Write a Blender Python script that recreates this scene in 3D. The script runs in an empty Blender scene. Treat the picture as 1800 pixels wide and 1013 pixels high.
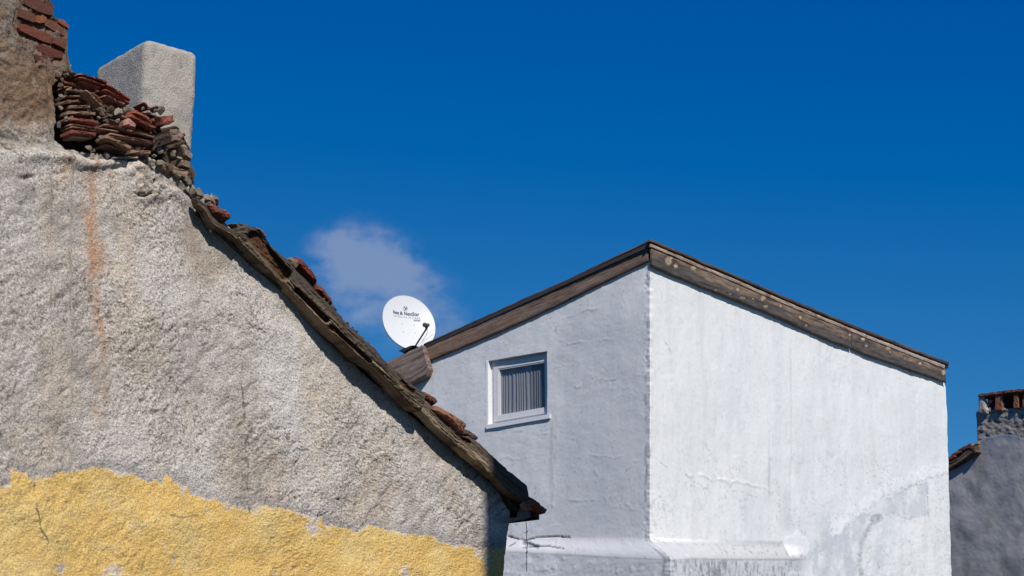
import bpy, bmesh, math, random
import numpy as np
from mathutils import Vector

random.seed(7)
S = bpy.context.scene
C = S.collection
R = math.radians

# ------------------------------------------------------------------ camera
PITCH = R(15.0); FPX = 3500.0; CX, CY = 900.0, 506.5
CAM = np.array([0.0, 0.0, 1.6])
cd = bpy.data.cameras.new('camera'); cam = bpy.data.objects.new('camera', cd); C.objects.link(cam)
cam.location = CAM; cam.rotation_euler = (R(90) + PITCH, 0, 0)
cd.sensor_width = 36; cd.lens = 36 * FPX / 1800; cd.clip_end = 5000; cd.clip_start = 0.1
S.camera = cam

# ------------------------------------------------------------------ light
SUN_TH = R(68.0)      # from +X towards the camera side
SUN_EL = R(41.0)
sun_h = np.array([math.cos(SUN_TH), -math.sin(SUN_TH), 0.0])
sun_dir = Vector((sun_h[0] * math.cos(SUN_EL), sun_h[1] * math.cos(SUN_EL), math.sin(SUN_EL)))
sd = bpy.data.lights.new('sun', 'SUN'); so = bpy.data.objects.new('sun', sd); C.objects.link(so)
sd.energy = 4.4; sd.angle = R(0.42); sd.color = (1.0, 0.955, 0.89)
so.rotation_euler = sun_dir.to_track_quat('Z', 'Y').to_euler(); so.location = (20, -20, 30)

W = bpy.data.worlds.new('World'); S.world = W; W.use_nodes = True
nt = W.node_tree; nt.nodes.clear()
def nn(t, kind, **kw):
    n = t.nodes.new(kind)
    for k, v in kw.items():
        if k.startswith('i_'):
            key = k[2:]
            key = int(key) if key.isdigit() else key.replace('_', ' ')
            n.inputs[key].default_value = v
        else: setattr(n, k, v)
    return n
def mathn(t, op, a, b=None, c=None, clamp=False):
    n = t.nodes.new('ShaderNodeMath'); n.operation = op; n.use_clamp = clamp
    for i, v in enumerate((a, b, c)):
        if v is None: continue
        if isinstance(v, (int, float)): n.inputs[i].default_value = v
        else: t.links.new(v, n.inputs[i])
    return n.outputs[0]
sky = nn(nt, 'ShaderNodeTexSky'); sky.sky_type = 'NISHITA'; sky.sun_disc = False
sky.sun_elevation = SUN_EL
sky.sun_rotation = math.atan2(sun_h[0], sun_h[1])
sky.altitude = 1200; sky.air_density = 1.0; sky.dust_density = 0.15; sky.ozone_density = 4.0
# a polarising filter's deeper, purer blue over the whole sky
tint = nn(nt, 'ShaderNodeVectorMath', operation='MULTIPLY_ADD')
nt.links.new(sky.outputs[0], tint.inputs[0]); tint.inputs[1].default_value = (0.449, 0.70, 0.56); tint.inputs[2].default_value = (-.60, -.39, 1.86)
tmax = nn(nt, 'ShaderNodeVectorMath', operation='MAXIMUM'); nt.links.new(tint.outputs[0], tmax.inputs[0]); tmax.inputs[1].default_value = (0, 0, 0)
tc = nn(nt, 'ShaderNodeTexCoord')
def ray_dir(px, py):
    f = np.array([0, math.cos(PITCH), math.sin(PITCH)]); up = np.array([0, -math.sin(PITCH), math.cos(PITCH)])
    return f + np.array([1.0, 0, 0]) * (px - CX) / FPX + up * (CY - py) / FPX
def unit(v): return v / np.linalg.norm(v)
# small thin cloud, placed by direction with a noisy body
mapn = nn(nt, 'ShaderNodeMapping'); mapn.inputs['Scale'].default_value = (14, 14, 22)
nt.links.new(tc.outputs['Generated'], mapn.inputs[0])
cn = nn(nt, 'ShaderNodeTexNoise', i_Scale=3.0, i_Detail=8.0, i_Roughness=0.6); nt.links.new(mapn.outputs[0], cn.inputs['Vector'])
blob = None
for (bx, by, rr, amp) in ((630, 442, 48, .85), (588, 446, 42, .6), (672, 462, 46, .75), (716, 492, 54, .62), (640, 492, 66, .5), (752, 545, 56, .5), (690, 545, 70, .42), (612, 545, 60, .22), (548, 446, 34, .25), (790, 600, 60, .3)):
    d = unit(ray_dir(bx, by))
    dist = nn(nt, 'ShaderNodeVectorMath', operation='DISTANCE'); nt.links.new(tc.outputs['Generated'], dist.inputs[0]); dist.inputs[1].default_value = tuple(d)
    q = mathn(nt, 'DIVIDE', dist.outputs['Value'], rr / FPX)
    q = mathn(nt, 'MULTIPLY', q, q)
    q = mathn(nt, 'MULTIPLY', mathn(nt, 'EXPONENT', mathn(nt, 'MULTIPLY', q, -1.0)), amp)
    blob = q if blob is None else mathn(nt, 'ADD', blob, q)
nz = mathn(nt, 'MULTIPLY', mathn(nt, 'SUBTRACT', cn.outputs[0], 0.5), 3.2)
mask = mathn(nt, 'SMOOTHSTEP', 0, 0) if False else None
mr = nn(nt, 'ShaderNodeMapRange'); mr.interpolation_type = 'SMOOTHSTEP'
nt.links.new(mathn(nt, 'ADD', blob, mathn(nt, 'MULTIPLY', nz, mathn(nt, 'MINIMUM', mathn(nt, 'MULTIPLY', blob, 1.6), 1.0))), mr.inputs[0])
mr.inputs[1].default_value = 0.06; mr.inputs[2].default_value = 1.5; mr.inputs[3].default_value = 0; mr.inputs[4].default_value = 0.66
cm = nn(nt, 'ShaderNodeMix', data_type='RGBA'); nt.links.new(mr.outputs[0], cm.inputs[0])
nt.links.new(tmax.outputs[0], cm.inputs[6]); cm.inputs[7].default_value = (3.1, 3.9, 5.9, 1)
bg = nn(nt, 'ShaderNodeBackground'); bg.inputs[1].default_value = 0.09
nt.links.new(cm.outputs[2], bg.inputs[0])
wo = nn(nt, 'ShaderNodeOutputWorld'); nt.links.new(bg.outputs[0], wo.inputs[0])

S.view_settings.view_transform = 'Standard'; S.view_settings.look = 'None'
S.view_settings.exposure = 0.0; S.view_settings.gamma = 1.0; S.view_settings.use_curve_mapping = False

# ------------------------------------------------------------------ noise
_rng = np.random.RandomState(11)
_perm = np.concatenate([_rng.permutation(256)] * 3)
_ang = _rng.rand(256) * 2 * math.pi
_gx, _gy = np.cos(_ang), np.sin(_ang)
def pn(x, y, seed=0):
    x = np.asarray(x, float) + seed * 17.13; y = np.asarray(y, float) - seed * 9.71
    xi = np.floor(x).astype(int); yi = np.floor(y).astype(int)
    xf = x - xi; yf = y - yi
    u = xf * xf * xf * (xf * (xf * 6 - 15) + 10); v = yf * yf * yf * (yf * (yf * 6 - 15) + 10)
    def g(ix, iy, fx, fy):
        h = _perm[_perm[ix & 255] + (iy & 255)]
        return _gx[h] * fx + _gy[h] * fy
    a = g(xi, yi, xf, yf); b = g(xi + 1, yi, xf - 1, yf)
    c = g(xi, yi + 1, xf, yf - 1); d = g(xi + 1, yi + 1, xf - 1, yf - 1)
    return (a + u * (b - a) + v * ((c + u * (d - c)) - (a + u * (b - a)))) * 1.5
def fbm(x, y, o=4, seed=0, gain=.5):
    s = 0; a = 1.0; n = 0
    for i in range(o):
        s = s + a * pn(x, y, seed + i * 3); n += a; a *= gain
        x = x * 2.03 + 1.7; y = y * 2.03 + 4.1
    return s / n * 1.25
def sstep(a, b, x):
    t = np.clip((x - a) / (b - a), 0, 1); return t * t * (3 - 2 * t)
def pdist(X, Y, pts):
    d = np.full(np.shape(X), 1e9)
    for (x0, y0), (x1, y1) in zip(pts[:-1], pts[1:]):
        dx, dy = x1 - x0, y1 - y0
        t = np.clip(((X - x0) * dx + (Y - y0) * dy) / (dx * dx + dy * dy + 1e-9), 0, 1)
        d = np.minimum(d, np.hypot(X - x0 - t * dx, Y - y0 - t * dy))
    return d
def inpoly(X, Y, pts):
    r = np.zeros(np.shape(X), bool); n = len(pts)
    for i in range(n):
        x0, y0 = pts[i]; x1, y1 = pts[(i + 1) % n]
        c = ((y0 > Y) != (y1 > Y)) & (X < (x1 - x0) * (Y - y0) / (y1 - y0 + 1e-9) + x0)
        r ^= c
    return r
def mixc(a, b, f): return a + (np.asarray(b) - a) * f[..., None]

# ------------------------------------------------------------------ planes
class Plane:
    def __init__(s, o, u, v):
        s.o = np.asarray(o, float); s.u = unit(np.asarray(u, float)); v = np.asarray(v, float)
        s.n = unit(np.cross(s.u, v)); s.v = unit(np.cross(s.n, s.u))
        if np.dot(s.n, CAM - s.o) < 0: s.n = -s.n
    def P(s, px, py, off=0.0):
        px = np.asarray(px, float); py = np.asarray(py, float)
        up = np.array([0, -math.sin(PITCH), math.cos(PITCH)]); f = np.array([0, math.cos(PITCH), math.sin(PITCH)])
        d = f + ((px - CX) / FPX)[..., None] * np.array([1.0, 0, 0]) + ((CY - py) / FPX)[..., None] * up
        t = (np.dot(s.o - CAM, s.n) + off) / (d @ s.n)
        return CAM + d * t[..., None]
    def uv(s, P): return (P - s.o) @ s.u, (P - s.o) @ s.v
Z = np.array([0, 0, 1.0])
def on_y(px, py, Y):
    d = ray_dir(px, py); return CAM + d * ((Y - CAM[1]) / d[1])
aG = R(40.5)
GP = Plane(on_y(870, 880, 13.0), (math.sin(aG), math.cos(aG), 0), Z)
cA, cB = on_y(1142, 945, 25.0), on_y(1142, 465, 25.0)
aW = R(35.4)
WR = Plane(cA, (math.sin(aW), math.cos(aW), 0), cB - cA)
WL = Plane(cA, (-math.cos(aW), math.sin(aW), 0), cB - cA)
HP = Plane(on_y(1717, 790, 36.0), (math.sin(R(-42)) * -1, -math.cos(R(42)), 0), Z)

# ------------------------------------------------------------------ materials
def attr_mat(name, rough=.92, nscale=60, namp=.25, bump=.3, bdist=.004, st=False, spec=.25, tint2=None):
    m = bpy.data.materials.new(name); m.use_nodes = True; t = m.node_tree
    b = t.nodes['Principled BSDF']; b.inputs['Roughness'].default_value = rough
    b.inputs['Specular IOR Level'].default_value = spec
    a = nn(t, 'ShaderNodeAttribute'); a.attribute_name = 'Col'
    n = nn(t, 'ShaderNodeTexNoise', i_Scale=nscale, i_Detail=6.0, i_Roughness=.6)
    if st:
        s = nn(t, 'ShaderNodeAttribute'); s.attribute_name = 'st'
        mp = nn(t, 'ShaderNodeMapping'); mp.inputs['Scale'].default_value = (3.5, 95, 1)
        t.links.new(s.outputs['Vector'], mp.inputs[0]); t.links.new(mp.outputs[0], n.inputs['Vector']); n.inputs['Scale'].default_value = 1.0
    else:
        g = nn(t, 'ShaderNodeTexCoord'); t.links.new(g.outputs['Object'], n.inputs['Vector'])
    mrn = nn(t, 'ShaderNodeMapRange'); mrn.inputs[1].default_value = .25; mrn.inputs[2].default_value = .75
    mrn.inputs[3].default_value = 1 - namp; mrn.inputs[4].default_value = 1 + namp
    t.links.new(n.outputs[0], mrn.inputs[0])
    mx = nn(t, 'ShaderNodeVectorMath', operation='SCALE'); t.links.new(a.outputs['Color'], mx.inputs[0]); t.links.new(mrn.outputs[0], mx.inputs['Scale'])
    t.links.new(mx.outputs[0], b.inputs['Base Color'])
    bp = nn(t, 'ShaderNodeBump'); bp.inputs['Strength'].default_value = bump; bp.inputs['Distance'].default_value = bdist
    t.links.new(n.outputs[0], bp.inputs['Height']); t.links.new(bp.outputs[0], b.inputs['Normal'])
    return m
M_rough = attr_mat('rough_render', nscale=95, namp=.34, bump=1.0, bdist=.010)
M_paint = attr_mat('whitewashed_plaster', nscale=22, namp=.05, bump=.5, bdist=.005, rough=.8)
M_clay = attr_mat('fired_clay', nscale=60, namp=.35, bump=.7, bdist=.004)
M_wood = attr_mat('weathered_wood', st=True, namp=.75, bump=1.0, bdist=.004, rough=.85)
def plain(name, col, rough=.5, metal=0, spec=.5):
    m = bpy.data.materials.new(name); m.use_nodes = True; t = m.node_tree; b = t.nodes['Principled BSDF']
    b.inputs['Roughness'].default_value = rough; b.inputs['Metallic'].default_value = metal; b.inputs['Specular IOR Level'].default_value = spec
    g = nn(t, 'ShaderNodeTexCoord'); n = nn(t, 'ShaderNodeTexNoise', i_Scale=18.0, i_Detail=5.0); t.links.new(g.outputs['Object'], n.inputs['Vector'])
    cr = nn(t, 'ShaderNodeMix', data_type='RGBA'); t.links.new(n.outputs[0], cr.inputs[0])
    cr.inputs[6].default_value = (*[c * .95 for c in col], 1); cr.inputs[7].default_value = (*[min(1, c * 1.05) for c in col], 1)
    t.links.new(cr.outputs[2], b.inputs['Base Color'])
    return m
M_dish = plain('white_enamel', (.66, .665, .67), .45, spec=.3)
M_dark = plain('bitumen_sheet', (.035, .032, .032), .8)
M_grey = plain('grey_plastic', (.10, .11, .115), .5)
M_lgrey = plain('pale_plastic', (.35, .36, .37), .5)
M_navy = plain('navy_print', (.012, .02, .09), .6)
M_navy2 = plain('grey_blue_print', (.13, .16, .24), .6)
M_pvc = plain('white_window_plastic', (.62, .62, .63), .4)
M_iron = plain('rusty_wire', (.05, .035, .03), .8)
M_ground = plain('asphalt_street', (.045, .045, .045), .95)
M_room = plain('dark_interior', (.03, .03, .03), .9)
M_cable = plain('white_cable', (.6, .6, .58), .5)
def glass_mat():
    m = bpy.data.materials.new('window_glass'); m.use_nodes = True; t = m.node_tree; t.nodes.clear()
    o = nn(t, 'ShaderNodeOutputMaterial'); mixs = nn(t, 'ShaderNodeMixShader'); tr = nn(t, 'ShaderNodeBsdfTransparent'); gl = nn(t, 'ShaderNodeBsdfGlossy')
    tr.inputs[0].default_value = (.93, .94, .95, 1); gl.inputs['Roughness'].default_value = .03
    lw = nn(t, 'ShaderNodeLayerWeight', i_Blend=.5); fr = nn(t, 'ShaderNodeMapRange'); t.links.new(lw.outputs['Facing'], fr.inputs[0]); fr.inputs[1].default_value = .2; fr.inputs[2].default_value = 1; fr.inputs[3].default_value = .03; fr.inputs[4].default_value = .45
    t.links.new(fr.outputs[0], mixs.inputs[0]); t.links.new(tr.outputs[0], mixs.inputs[1]); t.links.new(gl.outputs[0], mixs.inputs[2]); t.links.new(mixs.outputs[0], o.inputs[0])
    return m
M_glass = glass_mat()

# ------------------------------------------------------------------ objects
def thing(name, label, cat, loc, group=None):
    o = bpy.data.objects.new(name, None); C.objects.link(o); o.location = tuple(loc)
    o['label'] = label; o['category'] = cat
    if group: o['group'] = group
    return o
def world_loc(o):
    v = Vector((0, 0, 0))
    while o is not None: v = v + o.location; o = o.parent
    return np.array(v)
def add(name, verts, faces, mat, parent=None, col=None, st=None, smooth=False, centre=True, label=None):
    V = np.asarray(verts, float).reshape(-1, 3)
    c = V.mean(axis=0) if centre else (world_loc(parent) if parent is not None else np.zeros(3))
    me = bpy.data.meshes.new(name)
    Vl = V - c
    if isinstance(faces, np.ndarray) and faces.shape[0] > 500:
        nf = faces.shape[0]; k = faces.shape[1]
        me.vertices.add(len(Vl)); me.vertices.foreach_set('co', Vl.astype(np.float32).ravel())
        me.loops.add(nf * k); me.loops.foreach_set('vertex_index', faces.astype(np.int32).ravel())
        me.polygons.add(nf); me.polygons.foreach_set('loop_start', np.arange(0, nf * k, k, dtype=np.int32))
        me.update(calc_edges=True)
    else:
        me.from_pydata([tuple(v) for v in Vl], [], [tuple(int(i) for i in f) for f in faces])
    if col is not None:
        col = np.asarray(col, float)
        if col.ndim == 1: col = np.tile(col, (len(V), 1))
        a = me.color_attributes.new('Col', 'FLOAT_COLOR', 'POINT')
        a.data.foreach_set('color', np.concatenate([np.clip(col.reshape(-1, 3), .003, .9), np.ones((len(V), 1))], 1).astype(np.float32).ravel())
    if st is not None:
        a = me.attributes.new('st', 'FLOAT_VECTOR', 'POINT')
        a.data.foreach_set('vector', np.asarray(st, np.float32).ravel())
    if smooth: me.polygons.foreach_set('use_smooth', [True] * len(me.polygons))
    me.materials.append(mat)
    me.validate(); me.update()
    o = bpy.data.objects.new(name, me); C.objects.link(o)
    pl = world_loc(parent) if parent is not None else np.zeros(3)
    o.parent = parent; o.location = tuple(c - pl)
    if label: o['label'] = label
    return o
def fix_normals(o):
    bm = bmesh.new(); bm.from_mesh(o.data); bmesh.ops.recalc_face_normals(bm, faces=bm.faces); bm.to_mesh(o.data); bm.free()
def grid_faces(r, c, skip=None):
    i, j = np.meshgrid(np.arange(r - 1), np.arange(c - 1), indexing='ij')
    if skip is not None:
        k = ~skip; i, j = i[k], j[k]
    i, j = i.ravel(), j.ravel()
    return np.stack([i * c + j, (i + 1) * c + j, (i + 1) * c + j + 1, i * c + j + 1], 1)
def shell(name, F, nvec, thick, mat, parent, col, st=None, label=None, smooth=True, centre=True):
    """F: (r,c,3) front points; a closed slab of the given thickness behind it."""
    r, c, _ = F.shape; n = np.asarray(nvec)
    B = F - n * thick
    # flat back
    V = np.concatenate([F.reshape(-1, 3), B.reshape(-1, 3)]); off = r * c
    f = grid_faces(r, c)
    ring = [(0, j) for j in range(c)] + [(i, c - 1) for i in range(1, r)] + [(r - 1, j) for j in range(c - 2, -1, -1)] + [(i, 0) for i in range(r - 2, 0, -1)]
    idx = np.array([a * c + b for a, b in ring]); nxt = np.roll(idx, -1)
    side = np.stack([idx, nxt, nxt + off, idx + off], 1)
    fb = f[:, ::-1] + off
    faces = np.concatenate([f, side, fb])
    cc = None
    if col is not None:
        col = np.asarray(col, float)
        if col.ndim == 1: col = np.tile(col, (r * c, 1))
        cc = np.concatenate([col.reshape(-1, 3)] * 2)
    s2 = None
    if st is not None:
        s1 = np.asarray(st).reshape(-1, 3); s2b = s1.copy(); s2b[:, 1] += thick; s2b[:, 2] += .3; s2 = np.concatenate([s1, s2b])
    o = add(name, V, faces, mat, parent, cc, s2, smooth=False, label=label, centre=centre)
    if smooth:
        nf = len(f); sm = np.zeros(len(o.data.polygons), bool); sm[:min(nf, len(sm))] = True
        o.data.polygons.foreach_set('use_smooth', sm)
    return o
def resample(pts, n):
    p = np.asarray(pts, float); d = np.r_[0, np.cumsum(np.hypot(*np.diff(p, axis=0).T))]; t = np.linspace(0, d[-1], n)
    return np.stack([np.interp(t, d, p[:, 0]), np.interp(t, d, p[:, 1])], 1)
_seed = [0]
def board(name, top, bot, plane, off, thick, parent, colf, relief=.004, bow=0.0, n=60, m=10, hollows=(), rag=.8, label=None, offc=None, split=0.004):
    """weathered plank between two outlines: grain ridges, worn edge, real thickness"""
    _seed[0] += 1; sd_ = _seed[0]
    T = resample(top, n); B = resample(bot, n); t = np.linspace(0, 1, m)
    X = T[None, :, 0] * (1 - t[:, None]) + B[None, :, 0] * t[:, None]
    Y = T[None, :, 1] * (1 - t[:, None]) + B[None, :, 1] * t[:, None]
    P0 = plane.P(X, Y, off)
    s_ = np.r_[0, np.cumsum(np.linalg.norm(np.diff(P0[m // 2], axis=0), axis=1))]
    w_ = np.linalg.norm(P0[-1, n // 2] - P0[0, n // 2])
    Sg = np.tile(s_, (m, 1)); Tg = np.tile(t[:, None] * w_, (1, n))
    edge = np.minimum(t, 1 - t)[:, None] * 2
    Y2 = Y + rag * (fbm(Sg * 6, Tg * 0 + (t[:, None] > .5) * 9.3, 4, sd_) * (1 - sstep(0, .5, edge)) * 2.2)
    rel = relief * (.7 * fbm(Sg * 2.2, t[:, None] * 9 + fbm(Sg * 2.5, Tg * 8, 2, sd_) * 1.5, 4, sd_ + 1, .7) + .55 * fbm(Sg * 26, Tg * 60, 3, sd_ + 2, .7)) + bow * (1 - (2 * t[:, None] - 1) ** 2) + .004 * fbm(Sg * 5, Tg * 12, 3, sd_ + 5)
    rel = rel - .008 * (1 - sstep(0, .18, edge))
    hm = np.zeros_like(X)
    for (h0, h1, rad, dep) in hollows:
        d = pdist(X, Y, [h0, h1]); q = 1 - sstep(rad * .55, rad, d + 1.5 * fbm(Sg * 9, Tg * 14, 3, sd_ + 8)); hm = np.maximum(hm, q); rel = rel - dep * q
    if offc is not None: rel = rel + offc(X, Y)
    F = plane.P(X, Y2, off + rel)
    col = colf(X, Y, Sg, Tg, t[:, None] + 0 * X, hm)
    st = np.stack([Sg + sd_ * 7.3, Tg, 0 * Sg + sd_], -1)
    return shell(name, F, plane.n, thick, M_wood, parent, col, st, label=label)
def chunk(name, poly, plane, front, depth, col, parent, bevel=.15, dome=.0, jit=.6, mat=None, seg=5, tilt=0.0, label=None, vary=.22):
    """irregular broken slab, brick or stone: outline, bevelled and uneven front, real depth"""
    p = np.asarray(poly, float); q = []
    for a, b in zip(p, np.roll(p, -1, 0)):
        k = max(1, int(np.hypot(*(b - a)) / seg))
        for i in range(k): q.append(a + (b - a) * i / k)
    q = np.array(q); q += np.array([[random.uniform(-jit, jit), random.uniform(-jit, jit)] for _ in q])
    c = q.mean(0); n = len(q)
    wpx = math.sqrt(abs(.5 * np.sum(q[:, 0] * np.roll(q[:, 1], -1) - q[:, 1] * np.roll(q[:, 0], -1))))
    O = plane.P(q[:, 0], q[:, 1], front)
    inn = c + (q - c) * (1 - bevel)
    I = plane.P(inn[:, 0], inn[:, 1], front) + plane.n * np.array([random.uniform(-.004, .004) * vary * 4.5 + dome * .6 for _ in q])[:, None]
    mid = c + (q - c) * .45
    Mi = plane.P(mid[:, 0], mid[:, 1], front) + plane.n * np.array([random.uniform(-.004, .005) * vary * 4.5 + dome for _ in q])[:, None]
    Ce = plane.P(c[0], c[1], front) + plane.n * dome
    be = min(.012, depth * .2)
    tl = np.array([tilt * (y - c[1]) for y in q[:, 1]])[:, None] * plane.n
    O1 = O - plane.n * be + tl
    Bk = O - plane.n * depth + tl + np.array([random.uniform(-.008, .008) for _ in q])[:, None] * plane.v
    V = np.concatenate([Bk, O1, I + tl, Mi + tl, Ce[None]])
    f = []
    for k in range(3):
        for i in range(n):
            j = (i + 1) % n; f.append((k * n + i, k * n + j, (k + 1) * n + j, (k + 1) * n + i))
    for i in range(n): f.append((3 * n + i, 3 * n + (i + 1) % n, 4 * n))
    f.append(tuple(range(n - 1, -1, -1)))
    base = np.asarray(col, float); cc = np.tile(base, (len(V), 1)) * np.random.RandomState(len(V) + int(c[0])).uniform(1 - vary, 1 + vary * .8, (len(V), 1))
    o = add(name, V, f, mat or M_clay, parent, cc, label=label)
    fix_normals(o)
    return o
def bar(a, b, w):
    """quad polygon for a thin slab from a to b (pixels), w thick"""
    (x0, y0), (x1, y1) = a, b; L = math.hypot(x1 - x0, y1 - y0); nx, ny = -(y1 - y0) / L * w / 2, (x1 - x0) / L * w / 2
    return [(x0 + nx, y0 + ny), (x0 - nx, y0 - ny), (x1 - nx, y1 - ny), (x1 + nx, y1 + ny)]
def ico(sub):
    bm = bmesh.new(); bmesh.ops.create_icosphere(bm, subdivisions=sub, radius=1.0)
    v = np.array([x.co[:] for x in bm.verts]); f = [[y.index for y in x.verts] for x in bm.faces]; bm.free(); return v, f
ICO = ico(2)
_stones = {}
def stone(px, py, r, plane, off, parent, kind=0, sq=(1, .7, .8), name='stone'):
    """loose lump of mortar or rubble; meshes shared between alike ones"""
    key = (kind, random.randrange(4))
    if key not in _stones:
        v, f = ICO; rs = np.random.RandomState(key[0] * 10 + key[1] + 5); v = v.copy()
        for _ in range(11):
            d = unit(rs.normal(size=3)); h = rs.uniform(.32, .72); k = v @ d; v = v - np.outer(np.maximum(k - h, 0), d)
        v *= 1.35; v *= (1 + .09 * rs.normal(size=(len(v), 1)))
        base = [(.22, .18, .14), (.30, .255, .205), (.13, .08, .055), (.22, .075, .05)][kind]
        col = np.tile(base, (len(v), 1)) * rs.uniform(.75, 1.15, (len(v), 1))
        me = bpy.data.meshes.new(name); me.from_pydata([tuple(x) for x in v], [], f)
        a = me.color_attributes.new('Col', 'FLOAT_COLOR', 'POINT'); a.data.foreach_set('color', np.concatenate([col, np.ones((len(v), 1))], 1).astype(np.float32).ravel())
        me.materials.append(M_clay); _stones[key] = me
    p = plane.P(px, py, off); rad = r / FPX * np.linalg.norm(p - CAM)
    o = bpy.data.objects.new(name, _stones[key]); C.objects.link(o); o.parent = parent
    o.location = tuple(p - world_loc(parent)); o.scale = [rad * k * random.uniform(.85, 1.15) for k in sq]
    o.rotation_euler = (random.uniform(-.5, .5), random.uniform(-.6, .6), random.uniform(0, 6))
    return o
def tube(name, pts, rad, mat, parent, n=8):
    pts = [np.asarray(p, float) for p in pts]; V = []; f = []
    for i, p in enumerate(pts):
        d = unit(pts[min(i + 1, len(pts) - 1)] - pts[max(i - 1, 0)]); a = unit(np.cross(d, (0.31, .2, .93))); b = np.cross(d, a)
        rr = rad[i] if isinstance(rad, (list, tuple)) else rad
        V += [p + rr * (math.cos(2 * math.pi * k / n) * a + math.sin(2 * math.pi * k / n) * b) for k in range(n)]
    for i in range(len(pts) - 1):
        for k in range(n): f.append((i * n + k, i * n + (k + 1) % n, (i + 1) * n + (k + 1) % n, (i + 1) * n + k))
    f.append(tuple(range(n))[::-1]); f.append(tuple(range((len(pts) - 1) * n, len(pts) * n)))
    return add(name, V, f, mat, parent, smooth=True)
def boxpts(P8, name, mat, parent, col=None, **kw):
    f = [(0, 1, 2, 3), (7, 6, 5, 4), (0, 4, 5, 1), (1, 5, 6, 2), (2, 6, 7, 3), (3, 7, 4, 0)]
    o = add(name, P8, f, mat, parent, col, **kw); fix_normals(o); return o

# ================================================================== GROUND
g = add('ground', [(-1500, -1500, 0), (1500, -1500, 0), (1500, 1500, 0), (-1500, 1500, 0)], [(0, 1, 2, 3)], M_ground); g['kind'] = 'structure'

# ================================================================== DERELICT HOUSE (left)
groot = GP.P(600., 1900.); groot[2] = 0
DH = thing('derelict_house', 'crumbling grey roughcast house with yellow painted band, broken clay tiles and sagging boards', 'house', groot)
top_pts = [(-900, -760), (60, -90), (88, -60), (91, 0), (97, 11), (99.5, 26), (112, 34), (120, 44), (122.5, 64), (126, 120), (133, 128), (150, 138), (178, 150), (205, 172), (228, 190), (262, 198), (275, 202), (292, 210), (312, 226), (326, 240), (333, 262), (337, 290), (340, 322),
           (345, 345), (360, 356), (380, 378), (413, 408), (450, 443), (500, 490), (550, 540), (600, 590), (650, 634), (700, 682), (740, 716), (780, 752), (820, 787), (860, 823), (893, 850)]
tx, ty = np.array(top_pts).T
xs = np.r_[-900, -600, -400, -280, -190, -120, -80, -50, np.arange(-34, 893.5, 1.55)]
ys_n = 480
tpar = np.linspace(0, 1, ys_n)
ext = np.array([1060, 1085, 1120, 1180, 1300, 1500, 1800, 2150.])
X = np.tile(xs, (ys_n + len(ext), 1)); topx = np.interp(xs, tx, ty)
Yg = np.concatenate([topx[None] + (1040 - topx)[None] * tpar[:, None], np.tile(ext[:, None], (1, len(xs)))])
ey = np.interp(Yg, [840, 881, 917, 940, 960, 985, 1013, 2150], [893, 894, 893, 889, 890, 886, 885, 884])
Xg = np.where(X > 800, 800 + (X - 800) * (ey - 800) / 93.0, X)
P0 = GP.P(Xg, Yg); U, Vv = GP.uv(P0)
# relief
ca, sa = math.cos(R(-38)), math.sin(R(-38))
Ur, Vr = U * ca - Vv * sa, U * sa + Vv * ca
wx = fbm(U * 5, Vv * 5, 3, 40) * .05
stroke = fbm((Ur + wx) * 9, (Vr + wx) * 21, 6, 1, .68)
grainy = fbm(U * 62, Vv * 70, 2, 2, .7)
lump = fbm(U * 2.2, Vv * 2.2, 4, 3)
pitn = fbm(Ur * 17 + wx * 8, Vr * 30, 5, 7, .7)
dens = sstep(-.35, .35, fbm(U * 1.9, Vv * 2.1, 4, 8))
pit = np.clip(pitn - .34 + .2 * dens, 0, 1)
dtop = Yg - np.interp(Xg, tx, ty)
rough = .55 + .6 * sstep(30, 130, dtop) * (.65 + .6 * sstep(-.3, .5, lump))
yel_pts = [(-900, 800), (0, 851), (17, 851), (19, 824), (45, 834), (60, 838), (110, 833), (150, 824), (180, 820), (235, 831), (262, 846), (285, 852), (293, 831), (303, 845), (330, 853), (335, 868), (400, 884), (438, 893), (440, 899), (447, 886), (540, 904), (572, 918), (600, 926), (625, 939), (648, 924), (700, 936), (760, 944), (800, 958), (893, 966)]
yx, yy = np.array(yel_pts).T
ybd = np.interp(Xg, yx, yy)
yfield = Yg - ybd + 7 * fbm(U * 7, Vv * 7, 4, 21) + 4 * fbm(U * 30, Vv * 30, 3, 22)
yel = sstep(-1.2, 1.2, yfield)
wear = sstep(.27, .40, fbm(U * 5 + 3, Vv * 4, 5, 23, .62) - .12 * sstep(0, 60, yfield) + .30 * sstep(8, 0, yfield) - .30 * pit)
yel_c = yel * (1 - .85 * wear)
ledge_pts = [(-900, 240), (0, 262), (55, 262), (105, 268), (150, 276), (205, 278), (245, 285), (268, 300), (285, 318), (320, 335), (345, 352), (900, 352)]
lx, ly = np.array(ledge_pts).T
ly_ = np.interp(Xg, lx, ly) + 6 * fbm(U * 6, Vv * 3, 3, 30)
above = 1 - sstep(-6, 5, Yg - ly_)
pile = [(101, 150), (118, 126), (150, 132), (182, 145), (235, 185), (300, 205), (330, 228), (345, 300), (338, 332), (305, 300), (285, 285), (262, 272), (215, 272), (160, 266), (118, 262), (102, 240)]
inp = inpoly(Xg, Yg, pile); dp = pdist(Xg, Yg, pile + [pile[0]]); pil = np.where(inp, sstep(0, 7, dp), 0)
disp = .026 * lump + rough * (.0085 * (.55 + .6 * dens) * stroke + .0032 * grainy - .018 * pit) * (1 - .30 * yel * (1 - wear))
disp += .0025 * yel_c
disp -= above * (.030 + .030 * fbm(U * 6, Vv * 8, 5, 33, .62))
disp += .035 * np.exp(-((Yg - ly_ - 12) / 11) ** 2) * sstep(400, 250, Xg) * sstep(-.6, .3, fbm(U * 2, Vv * 2, 3, 35))
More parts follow.
